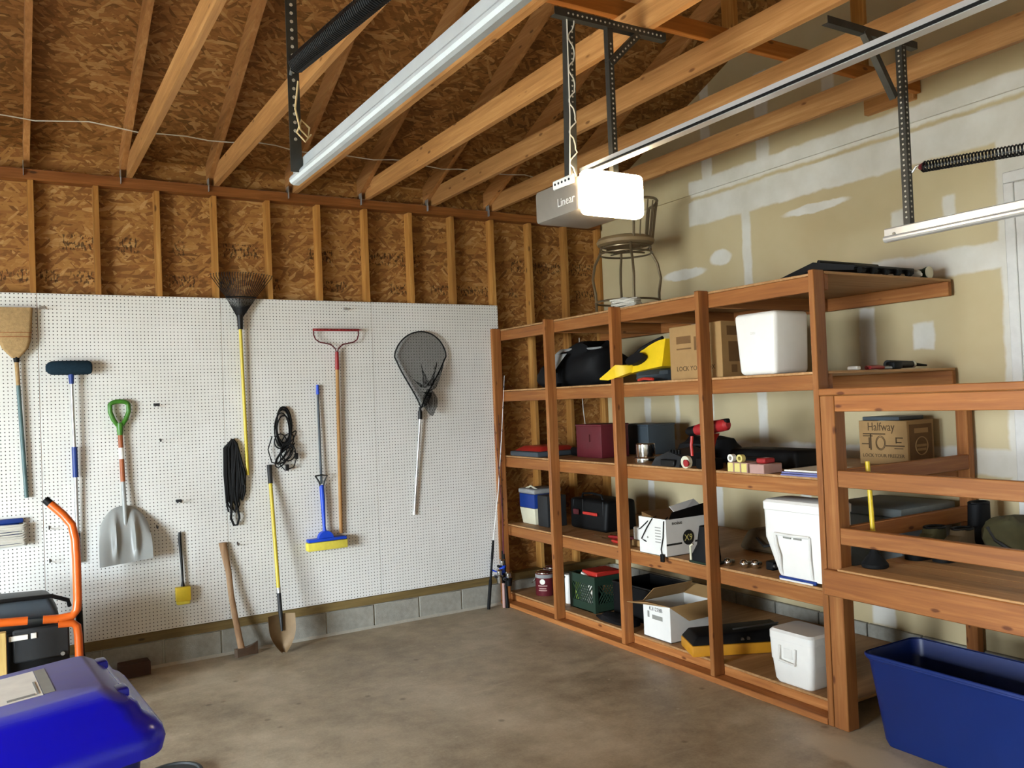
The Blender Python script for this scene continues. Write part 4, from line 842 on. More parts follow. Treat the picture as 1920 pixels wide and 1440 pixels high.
b = MB(DM @ Matrix.Translation((0, 0, .235)) @ Matrix.Rotation(-.14, 4, 'Y')); b.tube([(.17, 0, 0), (.155, 0, 0), (.06, 0, 0), (-.05, 0, 0), (-.09, 0, 0)], [.020, .034, .037, .036, .030], 16); b.build('motor_housing', 'red_paint', t)
b = MB(DM @ Matrix.Translation((0, 0, .235)) @ Matrix.Rotation(-.14, 4, 'Y')); b.tube([(-.09, 0, 0), (-.10, 0, 0), (-.15, 0, 0), (-.172, 0, 0)], [.030, .031, .027, .016], 16); b.build('chuck', 'near_black', t)
b = MB(DM @ Matrix.Translation((0, 0, .235)) @ Matrix.Rotation(-.14, 4, 'Y')); b.rbox(.12, .175, -.02, .02, .005, .034, .008, 1); b.build('rear_cap', 'near_black', t)
MB().tube([(.035, -2.44, Z3+.21), (.03, -2.435, Z3+.15), (.03, -2.44, Z3+.08)], .010, 8).build('side_bar', 'red_bright', t)
t = thing('tape_roll', (.0, -2.42, Z3), 'small pale tape roll leaning beside the red drill', 'tape')
MB(frame((.0, -2.43, Z3+.042), (0, -1, 0), (0, 0, 1))).lathe([(.018, 0), (.041, 0), (.041, .028), (.018, .028)], n=20, cap=False).build('roll', 'tan_box', t)
MB(frame((-.001, -2.45, Z3+.036), (0, -1, 0), (0, 0, 1))).lathe([(.010, .03), (.024, .03), (.024, .04), (.010, .04)], n=16, cap=True).build('cap', 'red_paint', t)
t = thing('hard_case', (.42, -2.78, Z3), 'long black hard case lying on the third tier', 'case')
MB().rhexa([(.28, -3.09, Z3), (.58, -3.09, Z3), (.58, -2.46, Z3), (.28, -2.46, Z3), (.31, -3.06, Z3+.115), (.55, -3.06, Z3+.115), (.55, -2.50, Z3+.115), (.31, -2.50, Z3+.115)], .028, 3).build('shell', 'near_black', t)
MB().tube([(.285, -2.65, Z3+.06), (.262, -2.68, Z3+.06), (.262, -2.84, Z3+.06), (.285, -2.87, Z3+.06)], .008, 8).build('handle', 'black_plastic', t)
# cartridge cartons: three pale sleeves with brown backs, pieces on top
for i in range(3):
    t = thing('shell_carton', (.07, -2.855-.055*i, Z3), ['pale yellow fronted carton in the row, next to the shelf post', 'middle pale yellow fronted carton in the row', 'pale yellow fronted carton in the row, next to the pinkish tray'][i], 'carton', 'small cartons before the hard case')
    MB().rbox(-.045, .10, -2.880-.056*i, -2.828-.056*i, Z3, Z3+.062, .004, 1).build('sleeve', 'flesh_pink', t); MB().rbox(-.048, -.044, -2.876-.056*i, -2.832-.056*i, Z3+.004, Z3+.058, .002, 1).build('end_label', 'ammo_yellow', t)
solo('carton_tray', MB().rbox(-.04, .12, -3.115, -3.002, Z3, Z3+.058, .004, 1), 'flesh_pink', 'plain pinkish tray beside the small yellow fronted cartons', 'tray')
for (y, c_, lab) in ((-2.86, 'paper_white', 'small whitish ring standing on the cartons'), (-2.935, 'ammo_yellow', 'small pale yellow ring standing on the cartons')):
    solo('tape_ring', MB(frame((-.02, y, Z3+.0875), (0, -1, 0), (0, 0, 1))).loft([[(r*math.cos(a), r*math.sin(a), z) for a in [2*PI*j/16 for j in range(16)]] for r, z in ((.024, 0), (.024, .03), (.012, .03), (.012, 0), (.024, 0))], False, False), c_, lab, 'ring', 'rings on the small cartons')
solo('red_packet', MB().rbox(.0, .09, -3.09, -3.02, Z3+.0585, Z3+.090, .006, 1), 'red_paint', 'small red packet on the pinkish tray', 'packet')
t = thing('paper_stack', (.12, -3.35, Z3), 'stack of blue grey papers at the end of the third tier', 'papers')
for i, (m_, dx, r_) in enumerate((('paper_blue', 0, .02), ('paper_blue', .01, -.03), ('paper_white', .03, .05))): MB(Mx((.13+dx, -3.37, Z3+.001+i*.011), r_)).rbox(-.16, .16, -.14, .14, 0, .010, .002, 1).build('sheet_bundle', m_, t)
t, bd = carton('cardboard_box', 'brown cardboard box with printed drawing and oval mark by the landing', .85, 1.12, -3.45, -3.11, Z3, Z3+.275)
text('LOCK YOUR FREEZER', .030, face_x(.8494, -3.28, Z3+.055), 'lettering', 'ink_brown', bd); text('Halfway', .075, face_x(.8494, -3.27, Z3+.235), 'lettering', 'ink_brown', bd, sx=.8)
b = MB()
for (ya, yb, za, zb) in ((-3.14, -3.30, .188, .196), (-3.14, -3.21, .175, .182), (-3.19, -3.20, .09, .19), (-3.13, -3.18, .125, .132), (-3.18, -3.188, .10, .17), (-3.30, -3.43, .115, .122), (-3.36, -3.42, .10, .105), (-3.37, -3.42, .165, .172), (-3.37, -3.378, .135, .17), (-3.37, -3.41, .138, .144)): b.box(.8486, .8496, yb, ya, Z3+za, Z3+zb)
for r in (.034, .028): b.tube([(.849, -3.265+r*math.cos(a), Z3+.135+r*1.3*math.sin(a)) for a in [2*PI*j/18 for j in range(18)]], .0022, 4, True)
b.build('drawing', 'ink_brown', bd)
b = MB(); b.box(.87, 1.10, -3.4508, -3.4498, Z3+.02, Z3+.25); b.build('dark_print', 'card_dark', bd)
b = MB(); b.tube([(.99+.062*math.cos(a), -3.4512, Z3+.115+.055*math.sin(a)) for a in [2*PI*j/24 for j in range(24)]], .004, 4, True); b.box(.94, 1.04, -3.4518, -3.4506, Z3+.11, Z3+.125); b.box(.945, 1.035, -3.4518, -3.4506, Z3+.085, Z3+.10); b.box(.92, 1.06, -3.4518, -3.4506, Z3+.195, Z3+.225); b.build('oval_mark', 'card_brown', bd)
solo('book', MB().rbox(.85, 1.10, -3.40, -3.14, Z3+.277, Z3+.30, .003, 1), 'slate', 'thin dark slab lying on the printed cardboard box', 'book')
# ---- tier 4
t = thing('lunch_cooler', (.24, -.20, Z4), 'small navy and cream cooler with grey lid on the fourth tier', 'cooler')
MB().tbox((.125, .37, -.315, -.10), (.105, .39, -.335, -.085), Z4, Z4+.145, .008, 2).build('base', 'tan_box', t); MB().tbox((.105, .39, -.335, -.085), (.105, .39, -.335, -.085), Z4+.1455, Z4+.27, .008, 2).build('upper', 'blue_dark', t)
MB().rbox(.098, .397, -.342, -.078, Z4+.271, Z4+.315, .014, 3).build('lid', 'fabric_grey', t); MB().tube([(.16, -.12, Z4+.312), (.16, -.2, Z4+.335), (.16, -.30, Z4+.312)], .008, 8).build('handle', 'tan_box', t)
solo('speaker_box', MB().rbox(.12, .32, -.52, -.36, Z4, Z4+.27, .008, 2), 'dark_grey', 'plain dark grey box beside the navy and cream cooler', 'box')
t = thing('tool_bag', (.42, -.86, Z4), 'open black tool bag with a red label on the fourth tier', 'bag')
MB().tbox((.28, .62, -1.12, -.62), (.30, .60, -1.13, -.60), Z4, Z4+.255, .03, 3).build('body', 'near_black', t)
MB().rbox(.272, .284, -1.02, -.82, Z4+.13, Z4+.155, .004, 1).build('label', 'red_bright', t); MB().rbox(.274, .286, -.76, -.68, Z4+.12, Z4+.165, .004, 1).build('pocket_tab', 'maroon', t)
b = MB(); b.tube([(.30, -.66, Z4+.24), (.30, -.66, Z4+.03)], .006, 6); b.tube([(.296, -.80, Z4+.25), (.296, -.80, Z4+.03)], .006, 6); b.tube([(.296, -1.08, Z4+.25), (.296, -1.08, Z4+.03)], .006, 6); b.build('straps', 'dark_grey', t)
b = MB(); b.tube([(.36, -.7, Z4+.245), (.36, -.72, Z4+.29), (.36, -.85, Z4+.30), (.36, -.98, Z4+.29), (.36, -1.0, Z4+.245)], .010, 8); b.build('handle', 'near_black', t)
for i, (dx, dy, m_) in enumerate(((.0, 0, 'red_paint'), (.07, -.10, 'maroon'), (-.09, -.16, 'red_bright'))): 
    t = thing('screwdriver', (.15+dx, -1.3+dy, Z4), ['red handled screwdriver lying at the shelf edge by the tool bag', 'maroon handled screwdriver lying among the loose tools', 'bright red handled screwdriver lying among the loose tools'][i], 'screwdriver')
    c_ = Vector((.16+dx, -1.32+dy, Z4+.014)); dv = Vector((.25-.2*i, -1, 0)).normalized()
    MB().tube([c_, c_+dv*.03, c_+dv*.12], [.009, .013, .011], 8).build('handle', m_, t); MB().tube([c_, c_-dv*.16], .0045, 6).build('shank', 'chrome', t)
t = thing('wrench', (.3, -1.45, Z4), 'shiny chrome wrench lying behind the screwdrivers', 'wrench')
MB().rbox(.29, .31, -1.60, -1.30, Z4, Z4+.012, .003, 1).build('shank', 'chrome', t); b = MB(); b.lathe([(.016, 0), (.03, 0), (.03, .014), (.016, .014)], (.30, -1.28, Z4), 16, False); b.build('ring_end', 'chrome', t)
t = thing('socket_tray', (.32, -1.58, Z4), 'stack of flat red and white trays behind the first post', 'trays')
MB().rbox(.30+.04, .56, -1.76, -1.48, Z4, Z4+.045, .006, 1).build('tray', 'maroon', t)
t = thing('white_carton', (.2, -1.88, Z4), 'low white carton between the post and the printed white box', 'box')
MB().rbox(.10, .34, -1.905, -1.70, Z4+.045, Z4+.14, .006, 1).build('body', 'white_card', t); MB().rbox(.09, .33, -1.91, -1.69, Z4, Z4+.044, .004, 1).build('lower_tray', 'card_brown', t)
t = thing('printed_box', (.18, -2.07, Z4), 'white printed box with black X9 badge and open top', 'box')
x0, x1, y0, y1, h = -.03, .38, -2.215, -1.93, .255
b = MB(); b.box(x0, x1, y0, y1, Z4, Z4+.004)
for q in ((x0, x0+.004, y0, y1), (x1-.004, x1, y0, y1), (x0+.004, x1-.004, y0, y0+.004), (x0+.004, x1-.004, y1-.004, y1)): b.box(q[0], q[1], q[2], q[3], Z4, Z4+h)
b.build('body', 'white_card', t)
b = MB(); b.hexa([(x0+.02, y0+.02, Z4+h-.03), (x1-.01, y0+.02, Z4+h-.03), (x1-.01, y1-.01, Z4+h-.03), (x0+.02, y1-.01, Z4+h-.03), (x0+.02, y0+.02, Z4+h-.026), (x1-.01, y0+.02, Z4+h-.026), (x1-.01, y1-.01, Z4+h+.03), (x0+.02, y1-.01, Z4+h+.03)]); b.build('inner_flap', 'card_dark', t)
b = MB(); b.hexa([(x0+.12, y0, Z4+h), (x1, y0, Z4+h), (x1, y0+.16, Z4+h+.09), (x0+.16, y0+.14, Z4+h+.06), (x0+.12, y0, Z4+h+.004), (x1, y0, Z4+h+.004), (x1, y0+.16, Z4+h+.094), (x0+.16, y0+.14, Z4+h+.064)]); b.build('flap', 'white_card', t)
b = MB(); b.hexa([(x0+.03, y0-.001, Z4+h-.002), (x1, y0-.001, Z4+h-.002), (x1, y0+.05, Z4+h+.03), (x0+.10, y0+.05, Z4+h+.03), (x0+.03, y0-.001, Z4+h+.004), (x1, y0-.001, Z4+h+.004), (x1, y0+.05, Z4+h+.075), (x0+.10, y0+.05, Z4+h+.035)]); b.build('black_liner', 'near_black', t)
text('noise', .036, face_y(.07, y0-.0007, Z4+.225), 'lettering', 'ink_black', t, sx=1.25)
b = MB(frame((.17, y0-.0003, Z4+.115), (1, 0, 0), (0, 0, 1))); b.lathe([(.052, 0), (.052, .0008), (.002, .0009)], n=24); b.build('badge', 'ink_black', t)
text('X9', .062, face_y(.17, y0-.0016, Z4+.113), 'lettering', 'ammo_yellow', t)
b = MB(); b.box(-.03, .11, y0-.0008, y0, Z4+.075, Z4+.088); b.box(.23, .37, y0-.0008, y0, Z4+.075, Z4+.088); b.build('stripe', 'ink_black', t)
b = MB(); 
for i in range(6): b.box(x0-.0008, x0, -2.16, -2.10, Z4+.09+.02*i, Z4+.096+.02*i)
b.cyl((x0-.0008, -2.02, Z4+.115), (x0+.001, -2.02, Z4+.115), .008, n=10); b.build('printing', 'ink_grey', t)
b = MB(); b.tube([(.02, -2.06, Z4+.26), (-.036, -2.08, Z4+.25), (-.038, -2.02, Z4+.18), (-.037, -1.96, Z4+.10), (-.037, -1.99, Z4+.09), (-.037, -2.01, Z4+.085)], .004, 6); b.tube([(-.01, -2.05, Z4+.255), (-.036, -2.02, Z4+.22), (-.037, -1.95, Z4+.17), (-.02, -1.915, Z4+.16), (.05, -1.915, Z4+.15)], .004, 6)
b.tube([(.02, -2.18, Z4+.265), (-.036, -2.20, Z4+.24), (-.038, -2.19, Z4+.13), (-.037, -2.165, Z4+.05), (-.037, -2.17, Z4+.02)], .004, 6); b.rbox(-.052, -.034, -2.20, -2.165, Z4-.035, Z4+.02, .006, 2)
solo('power_cable', b, 'near_black', 'black power cable draped over the printed white box', 'cable')
t = thing('boot', (.03, -2.53, Z4), 'black rubber boot standing behind the shelf post', 'boot')
b = MB(); b.loft([rrect(.060, .10, .05, Z4, 4, .03, -2.53), rrect(.062, .10, .05, Z4+.05, 4, .03, -2.53), rrect(.052, .075, .045, Z4+.12, 4, .04, -2.54), rrect(.048, .065, .042, Z4+.24, 4, .045, -2.55)]); b.build('shaft', 'fabric_black', t); MB().rbox(-.036, .095, -2.635, -2.428, Z4, Z4+.018, .008, 1).build('sole', 'green_crate', t)
b = MB(); b.tube([(-.034, -2.455, Z4+.02), (-.036, -2.455, Z4+.11), (-.03, -2.475, Z4+.125)], .008, 6); b.build('pull_cord', 'tan_box', t)
for i, (x, y, r) in enumerate(((.06, -2.69, .026), (.09, -2.80, .027), (.13, -2.855, .029))):
    t = thing('hitch_ball', (x, y, Z4), ['chrome hitch ball beside the shelf post on the fourth tier', 'middle one of the three chrome hitch balls', 'largest chrome hitch ball at the end toward the draw bar'][i], 'hitch ball', 'chrome hitch balls')
    MB().blob((x, y, Z4+r), (r, r, r), 16, 12, 0.0).build('ball', 'chrome', t); MB().cyl((x+.02, y+.02, Z4+r), (x+.085, y+.035, Z4+.016), .013, .012, 12).build('shank', 'steel', t)
t = thing('hitch_bar', (.35, -2.9, Z4), 'black trailer hitch draw bar on the fourth tier', 'hitch bar')
MB().rbox(.15, .50, -2.98, -2.92, Z4, Z4+.055, .006, 1).build('bar', 'near_black', t); MB().cyl((.155, -3.0, Z4+.03), (.155, -2.985+.0, Z4+.03), .012, n=10).build('pin', 'steel', t)
t = thing('canvas_bag', (.72, -2.65, Z4), 'brown canvas bag lying at the back of the fourth tier', 'bag')
MB().tbox((.52, 1.05, -3.0, -2.30), (.58, 1.0, -2.95, -2.36), Z4, Z4+.15, .05, 3).build('body', 'brown_bag', t); MB().tube([(.53, -2.5, Z4+.1), (.49, -2.6, Z4+.06), (.53, -2.75, Z4+.1)], .009, 6).build('strap', 'dark_grey', t)
t = thing('upright_cooler', (.14, -3.28, Z4), 'tall white cooler with swing handle and blue foot on the fourth tier', 'cooler')
b = MB(); cy0, cy1 = -3.50, -3.03
b.loft([[(x, y, z) for x, y in ((.01, -3.47), (.25, -3.47), (.25, -3.14), (.01, -3.14))] if False else [(p[0], p[1], z) for p in rrect(.12, hw, .035, z, 4, .14, cyc)] for z, hw, cyc in ((Z4+.016, .160, -3.305), (Z4+.03, .172, -3.300), (Z4+.20, .215, -3.270), (Z4+.235, .225, -3.262), (Z4+.40, .228, -3.260))]); b.build('body', 'white_plastic', t)
b = MB(); b.loft([[(p[0], p[1], z) for p in rrect(hx, hw, .035, z, 4, .14, -3.260)] for z, hx, hw in ((Z4+.402, .124, .232), (Z4+.445, .124, .234), (Z4+.46, .11, .22))]); b.build('lid', 'white_plastic', t)
MB().rbox(.02-.012, .03, -3.415, -3.15, Z4+.002, Z4+.022, .004, 1).build('foot_strip', 'blue_dark', t); MB().rbox(-.004+.004, .008, -3.40, -3.16, Z4, Z4+.010, .002, 1).build('foot_edge', 'white_plastic', t)
b = MB(); b.tube([(.015, -3.13, Z4+.265), (.004, -3.145, Z4+.20), (.0, -3.17, Z4+.14), (.012, -3.165, Z4+.07), (.022, -3.17, Z4+.03)], .009, 8); b.tube([(.015, -3.38, Z4+.265), (.006, -3.385, Z4+.15), (.016, -3.39, Z4+.03)], .007, 8); b.tube([(.013, -3.13, Z4+.265), (.008, -3.25, Z4+.262), (.013, -3.38, Z4+.265)], .009, 8); b.build('handle', 'white_card', t)
b = MB(); b.box(.012, .018, -3.245, -3.19, Z4+.243, Z4+.255); b.box(.012, .018, -3.32, -3.265, Z4+.243, Z4+.255); b.build('handle_slots', 'ink_grey', t)
t = thing('long_tote', (.86, -3.28, Z4), 'long grey lidded tote at the back of the fourth tier', 'tote')
MB().tbox((.62, 1.10, -3.54, -3.06), (.60, 1.12, -3.555, -3.045), Z4, Z4+.33, .015, 2).build('body', 'grey_tote', t); MB().rbox(.59, 1.13, -3.565, -3.035, Z4+.331, Z4+.385, .012, 2).build('lid', 'grey_tote', t)
MB().tube([(.80, -3.567, Z4+.35), (.81, -3.578, Z4+.32), (.86, -3.578, Z4+.32), (.87, -3.567, Z4+.35)], .005, 6).build('latch', 'chrome', t)
# ---- tier 5
for i, (x, y) in enumerate(((.18, -.34), (.36, -.20))):
    t = thing('paint_can', (x, y, Z5), ['maroon labelled paint can standing on the bottom tier', 'maroon paint can with open wire handle at the back corner'][i], 'paint can')
    MB().lathe([(.082, 0), (.084, .004), (.084, .185), (.086, .19), (.086, .196), (.078, .199)], (x, y, Z5), 28).build('can', 'maroon', t); MB().lathe([(.085, .190), (.087, .194), (.086, .200), (.070, .201), (.068, .194), (.005, .193)], (x, y, Z5), 28).build('lid', 'chrome', t)
    MB().lathe([(.0845, .155), (.0848, .157), (.0848, .183), (.0845, .185)], (x, y, Z5), 28, False).build('upper_band', 'fabric_grey', t)
    MB().tube([(x-.086, y+.01, Z5+.165), (x-.10, y+.03, Z5+.12), (x-.08, y+.085, Z5+.10), (x-.02, y+.11, Z5+.12), (x+.02, y+.086, Z5+.165)], .0035, 6).build('wire_handle', 'chrome', t)
    if i == 0:
        a = math.radians(222); ca, sa = math.cos(a), math.sin(a); b = MB(frame((x+.0845*ca, y+.0845*sa, Z5+.125), (-sa*1, ca*1, 0), (0, 0, 1))); 
        b.lathe([(.024, 0), (.024, .0015), (.001, .0016)], n=18); b.build('label_oval', 'paper_white', t)
        b = MB()
        for q, (z, w_) in enumerate(((.085, .5), (.062, .38), (.045, .45))): b.loft([[(x+.0852*math.cos(a+k), y+.0852*math.sin(a+k), Z5+z+dz) for k in [(-w_+2*w_*j/8) for j in range(9)]] for dz in (0, .009)], False, False, False)
        b.build('label_lines', 'flesh_pink', t)
t = thing('caulk_tube', (.16, -.735, Z5), 'slim white can standing beside the green crate', 'can')
MB().lathe([(.030, 0), (.033, .004), (.033, .205), (.028, .215), (.028, .225), (.033, .228), (.033, .24), (.004, .242)], (.16, -.74, Z5), 20).build('can', 'white_plastic', t)
t = thing('milk_crate', (.26, -1.01, Z5), 'dark green lattice milk crate on the bottom tier', 'crate')
x0, x1, y0, y1, h = .11, .42, -1.175, -.83, .285
b = MB(); b.box(x0, x1, y0, y1, Z5, Z5+.008)
for (xa, xb, ya, yb) in ((x0, x0+.012, y0, y1), (x1-.012, x1, y0, y1), (x0+.012, x1-.012, y0, y0+.012), (x0+.012, x1-.012, y1-.012, y1)):
    b.box(xa, xb, ya, yb, Z5, Z5+.07); b.box(xa, xb, ya, yb, Z5+.215, Z5+h)
for (x, y) in ((x0, y0), (x0, y1-.03), (x1-.03, y0), (x1-.03, y1-.03)): b.box(x-.002 if x < .2 else x, x+.03 if x < .2 else x+.032, y-.002 if y < -1 else y, y+.03 if y < -1 else y+.032, Z5+.0005, Z5+h+.002)
b.build('frame', 'green_crate', t)
b = MB()
for k in range(10):
    for s in (-1, 1):
        ya = y0+.02+k*.031; yb = ya+s*.11
        if y0+.01 < yb < y1-.01: b.tube([(x0+.006, ya, Z5+.07), (x0+.006, yb, Z5+.216)], .005, 4)
for k in range(10):
    for s in (-1, 1):
        xa = x0+.02+k*.028; xb = xa+s*.11
        if x0+.01 < xb < x1-.01: b.tube([(xa, y0+.006, Z5+.07), (xb, y0+.006, Z5+.216)], .005, 4)
b.build('lattice', 'green_crate', t)
solo('red_carton', MB().rbox(.15, .39, -1.15, -.95, Z5+.22, Z5+.315, .006, 1), 'red_bright', 'bright red carton sticking out of the green crate', 'carton')
solo('paper_bag', MB().rbox(.13, .30, -.94, -.87, Z5+.01, Z5+.27, .01, 1), 'green_card', 'lime green packet tucked in the green crate', 'packet')
solo('white_packet', MB().rhexa([(.126, -1.09, Z5+.009), (.146, -1.09, Z5+.009), (.146, -.96, Z5+.009), (.126, -.96, Z5+.009), (.126, -1.12, Z5+.26), (.146, -1.12, Z5+.26), (.146, -.97, Z5+.30), (.126, -.97, Z5+.30)], .002, 1), 'paper_white', 'white sheet tucked upright in the green crate', 'paper')
t = thing('dark_bin', (.35, -1.48, Z5), 'black open bin between the green crate and the white box', 'bin')
b = MB(); 
x0, x1, y0, y1, h = .22, .60, -1.80, -1.27, .26
b.box(x0, x1, y0, y1, Z5, Z5+.008)
for q in ((x0, x0+.01, y0, y1), (x1-.01, x1, y0, y1), (x0+.01, x1-.01, y0, y0+.01), (x0+.01, x1-.01, y1-.01, y1)): b.box(*q, Z5, Z5+h)
b.build('body', 'near_black', t); b = MB(); b.tube([(x0, y0, Z5+h), (x1, y0, Z5+h), (x1, y1, Z5+h), (x0, y1, Z5+h)], .010, 6, True); b.build('rim', 'black_plastic', t)
solo('black_cloth', MB().blob((.10, -1.45, Z5+.02), (.085, .22, .03), 18, 7, .25, 31, Z5, .8), 'fabric_black', 'crumpled black cloth at the front of the bottom tier', 'cloth')
t = thing('open_box', (.2, -2.0, Z5), 'white cardboard box with open brown flaps on the bottom tier', 'box')
x0, x1, y0, y1, h = .03, .42, -2.15, -1.865, .245
b = MB(); b.box(x0, x1, y0, y1, Z5, Z5+.004)
for q in ((x0, x0+.004, y0, y1), (x1-.004, x1, y0, y1), (x0+.004, x1-.004, y0, y0+.004), (x0+.004, x1-.004, y1-.004, y1)): b.box(*q, Z5, Z5+h)
b.build('body', 'white_card', t)
def flap(p, mat):
    v = Vector((0, 0, .004)); b = MB(); b.hexa([*p, *[tuple(Vector(q)+v) for q in p]]); b.build('flap', mat, t)
flap([(x0, y0+.01, Z5+h), (x0, y1-.005, Z5+h), (x0-.10, y1+.06, Z5+h-.005), (x0-.10, y0+.12, Z5+h+.03)], 'card_brown')
flap([(x0, y0, Z5+h), (x1, y0, Z5+h), (x1-.05, y0-.035, Z5+h-.105), (x0+.14, y0-.035, Z5+h-.105)], 'card_brown')
flap([(x0, y1, Z5+h), (x1, y1, Z5+h), (x1, y1-.10, Z5+h+.10), (x0+.02, y1-.10, Z5+h+.10)], 'card_brown')
flap([(x1, y0, Z5+h), (x1, y1, Z5+h), (x1+.08, y1, Z5+h+.06), (x1+.08, y0, Z5+h+.06)], 'card_brown')
text('K31278B', .038, face_x(x0-.0006, -2.0, Z5+.205), 'lettering', 'ink_black', t); b = MB(); b.box(x0-.0008, x0, -2.07, -1.96, Z5+.135, Z5+.165); b.box(x0-.0008, x0, -1.93, -1.91, Z5+.14, Z5+.185); b.build('printing', 'ink_grey', t)
t = thing('saw_case', (.3, -2.5, Z5), 'black tool case with yellow base lying open behind the post', 'tool case')
fr = frame((.02, -2.32, Z5), (.98, -.5, 0), (.5, .98, 0))
fr = Mx((.0, -2.33, Z5), math.radians(-27)); b = MB(fr); b.rbox(0, .66, -.16, .12, .001, .072, .008, 2); b.build('base', 'yellow_case', t)
b = MB(fr); b.rhexa([(.0, -.16, .0725), (.66, -.16, .0725), (.66, .12, .0725), (.0, .12, .0725), (.05, -.12, .125), (.63, -.12, .15), (.63, .11, .15), (.05, .11, .125)], .012, 2); b.build('lid', 'near_black', t)
b = MB(fr); b.tube([(.30, -.08, .148), (.62, -.05, .165)], .006, 6); b.build('steel_rod', 'steel', t); b = MB(fr); b.cyl((.34, -.11, .10), (.34, -.15, .095), .012, n=10); b.cyl((.38, -.11, .105), (.38, -.15, .10), .012, n=10); b.build('latches', 'steel', t)
t = thing('hard_cooler', (.13, -3.22, Z5), 'small white hard cooler with swing handle on the bottom tier', 'cooler')
b = MB(); b.loft([[(p[0], p[1], z) for p in rrect(hx, hw, .03, z, 4, .125, -3.215)] for z, hx, hw in ((Z5, .105, .125), (Z5+.02, .115, .137), (Z5+.135, .122, .150))]); b.build('lower_body', 'white_plastic', t)
b = MB(); b.loft([[(p[0], p[1], z) for p in rrect(hx, hw, .03, z, 4, .125, -3.215)] for z, hx, hw in ((Z5+.1355, .125, .154), (Z5+.255, .128, .159))]); b.build('upper_body', 'white_plastic', t)
b = MB(); b.loft([[(p[0], p[1], z) for p in rrect(hx, hw, .032, z, 4, .125, -3.215)] for z, hx, hw in ((Z5+.256, .130, .161), (Z5+.298, .130, .160), (Z5+.312, .118, .148))]); b.build('lid', 'white_plastic', t)
b = MB(); b.tube([(-.004, -3.145, Z5+.225), (-.012, -3.145, Z5+.14), (-.012, -3.255, Z5+.132), (-.004, -3.26, Z5+.222)], .008, 8); b.build('handle', 'white_card', t); b = MB(); b.rbox(-.004, .006, -3.235, -3.165, Z5+.155, Z5+.215, .004, 1); b.build('handle_recess', 'white_card', t)
# ================================================================== landing, floor and foreground things
ZD = 0.8665
t = thing('plunger', (.07, -3.755, ZD), 'plunger with yellow handle and black cup standing on the landing', 'plunger')
MB().lathe([(.062, 0), (.068, .004), (.068, .02), (.058, .032), (.045, .05), (.026, .075), (.015, .10)], (.07, -3.755, ZD), 24).build('cup', 'black_rubber', t)
MB().cyl((.07, -3.755, ZD+.09), (.075, -3.735, ZD+.56), .0125, n=12).build('handle', 'yellow', t)
def shoe(x, y, rz, label, mat, h, L=.29):
    t = thing('boot', (x, y, ZD), label, 'boot'); fr = Mx((x, y, ZD), rz)
    b = MB(fr); b.loft([[(p[0]+cx_, p[1], z) for p in rrect(hx, hy, min(hx, hy)*.9, z, 4)] for z, hx, hy, cx_ in ((.028, L/2, .048, 0), (.06, L/2*.98, .05, 0), (.095, L/2*.72, .046, -.03), (.13, L/2*.50, .043, -.065), (h, L/2*.46, .045, -.07))], True, False)
    b.build('upper', mat, t); b = MB(fr); b.loft([rrect(L/2+.006, .052, .045, 0, 4), rrect(L/2+.008, .053, .045, .029, 4)]); b.build('sole', 'black_rubber', t)
    b = MB(fr); 
    for k in range(4): b.tube([(.03-.022*k, -.03, .085+.016*k), (.03-.022*k, .03, .09+.016*k)], .004, 5)
    b.build('laces', 'tan_box', t); b = MB(fr); b.tube([(-.07+L/2*.46*math.cos(a), .045*math.sin(a), h) for a in [2*PI*j/16 for j in range(16)]], .007, 6, True); b.build('collar', 'near_black', t)
shoe(.50, -3.775, 3.08, 'worn brown work boot nearest the plunger on the landing', 'olive', .16); shoe(.55, -3.905, 3.08, 'worn brown work boot beside the olive pack', 'brown_bag', .16)
shoe(.90, -3.80, 3.1, 'tall black boot against the wall on the landing', 'fabric_black', .26)
t = thing('pack', (.90, -4.05, ZD), 'olive canvas pack slumped on the landing beside the boots', 'bag')
MB().blob((.90, -4.03, ZD+.10), (.17, .13, .11), 18, 10, .14, 8, ZD, .8).build('body', 'olive', t); MB().tube([(.74, -3.98, ZD+.16), (.72, -4.03, ZD+.10), (.74, -4.1, ZD+.05)], .01, 6).build('strap', 'dark_grey', t)
# blue storage tote under the landing
t = thing('storage_tote', (.08, -4.45, 0), 'large open blue plastic tote under the landing edge', 'tote')
x0, x1, y0, y1 = -.135, .31, -5.05, -3.80
def ring(i, z, th=0.0): return rrect((x1-x0)/2-i-th, (y1-y0)/2-i-th, .05, z, 5, (x0+x1)/2, (y0+y1)/2)
MB().loft([ring(.065, .001), ring(.055, .03), ring(.012, .43), ring(0, .445), ring(0, .465), ring(.012, .466), ring(.018, .44), ring(.062, .035)], True, True).build('body', 'blue_tote', t)
MB().loft([ring(-.0005, .452), ring(-.004, .455), ring(-.004, .466), ring(.0, .469)], False, False).build('rim', 'blue_tote', t)
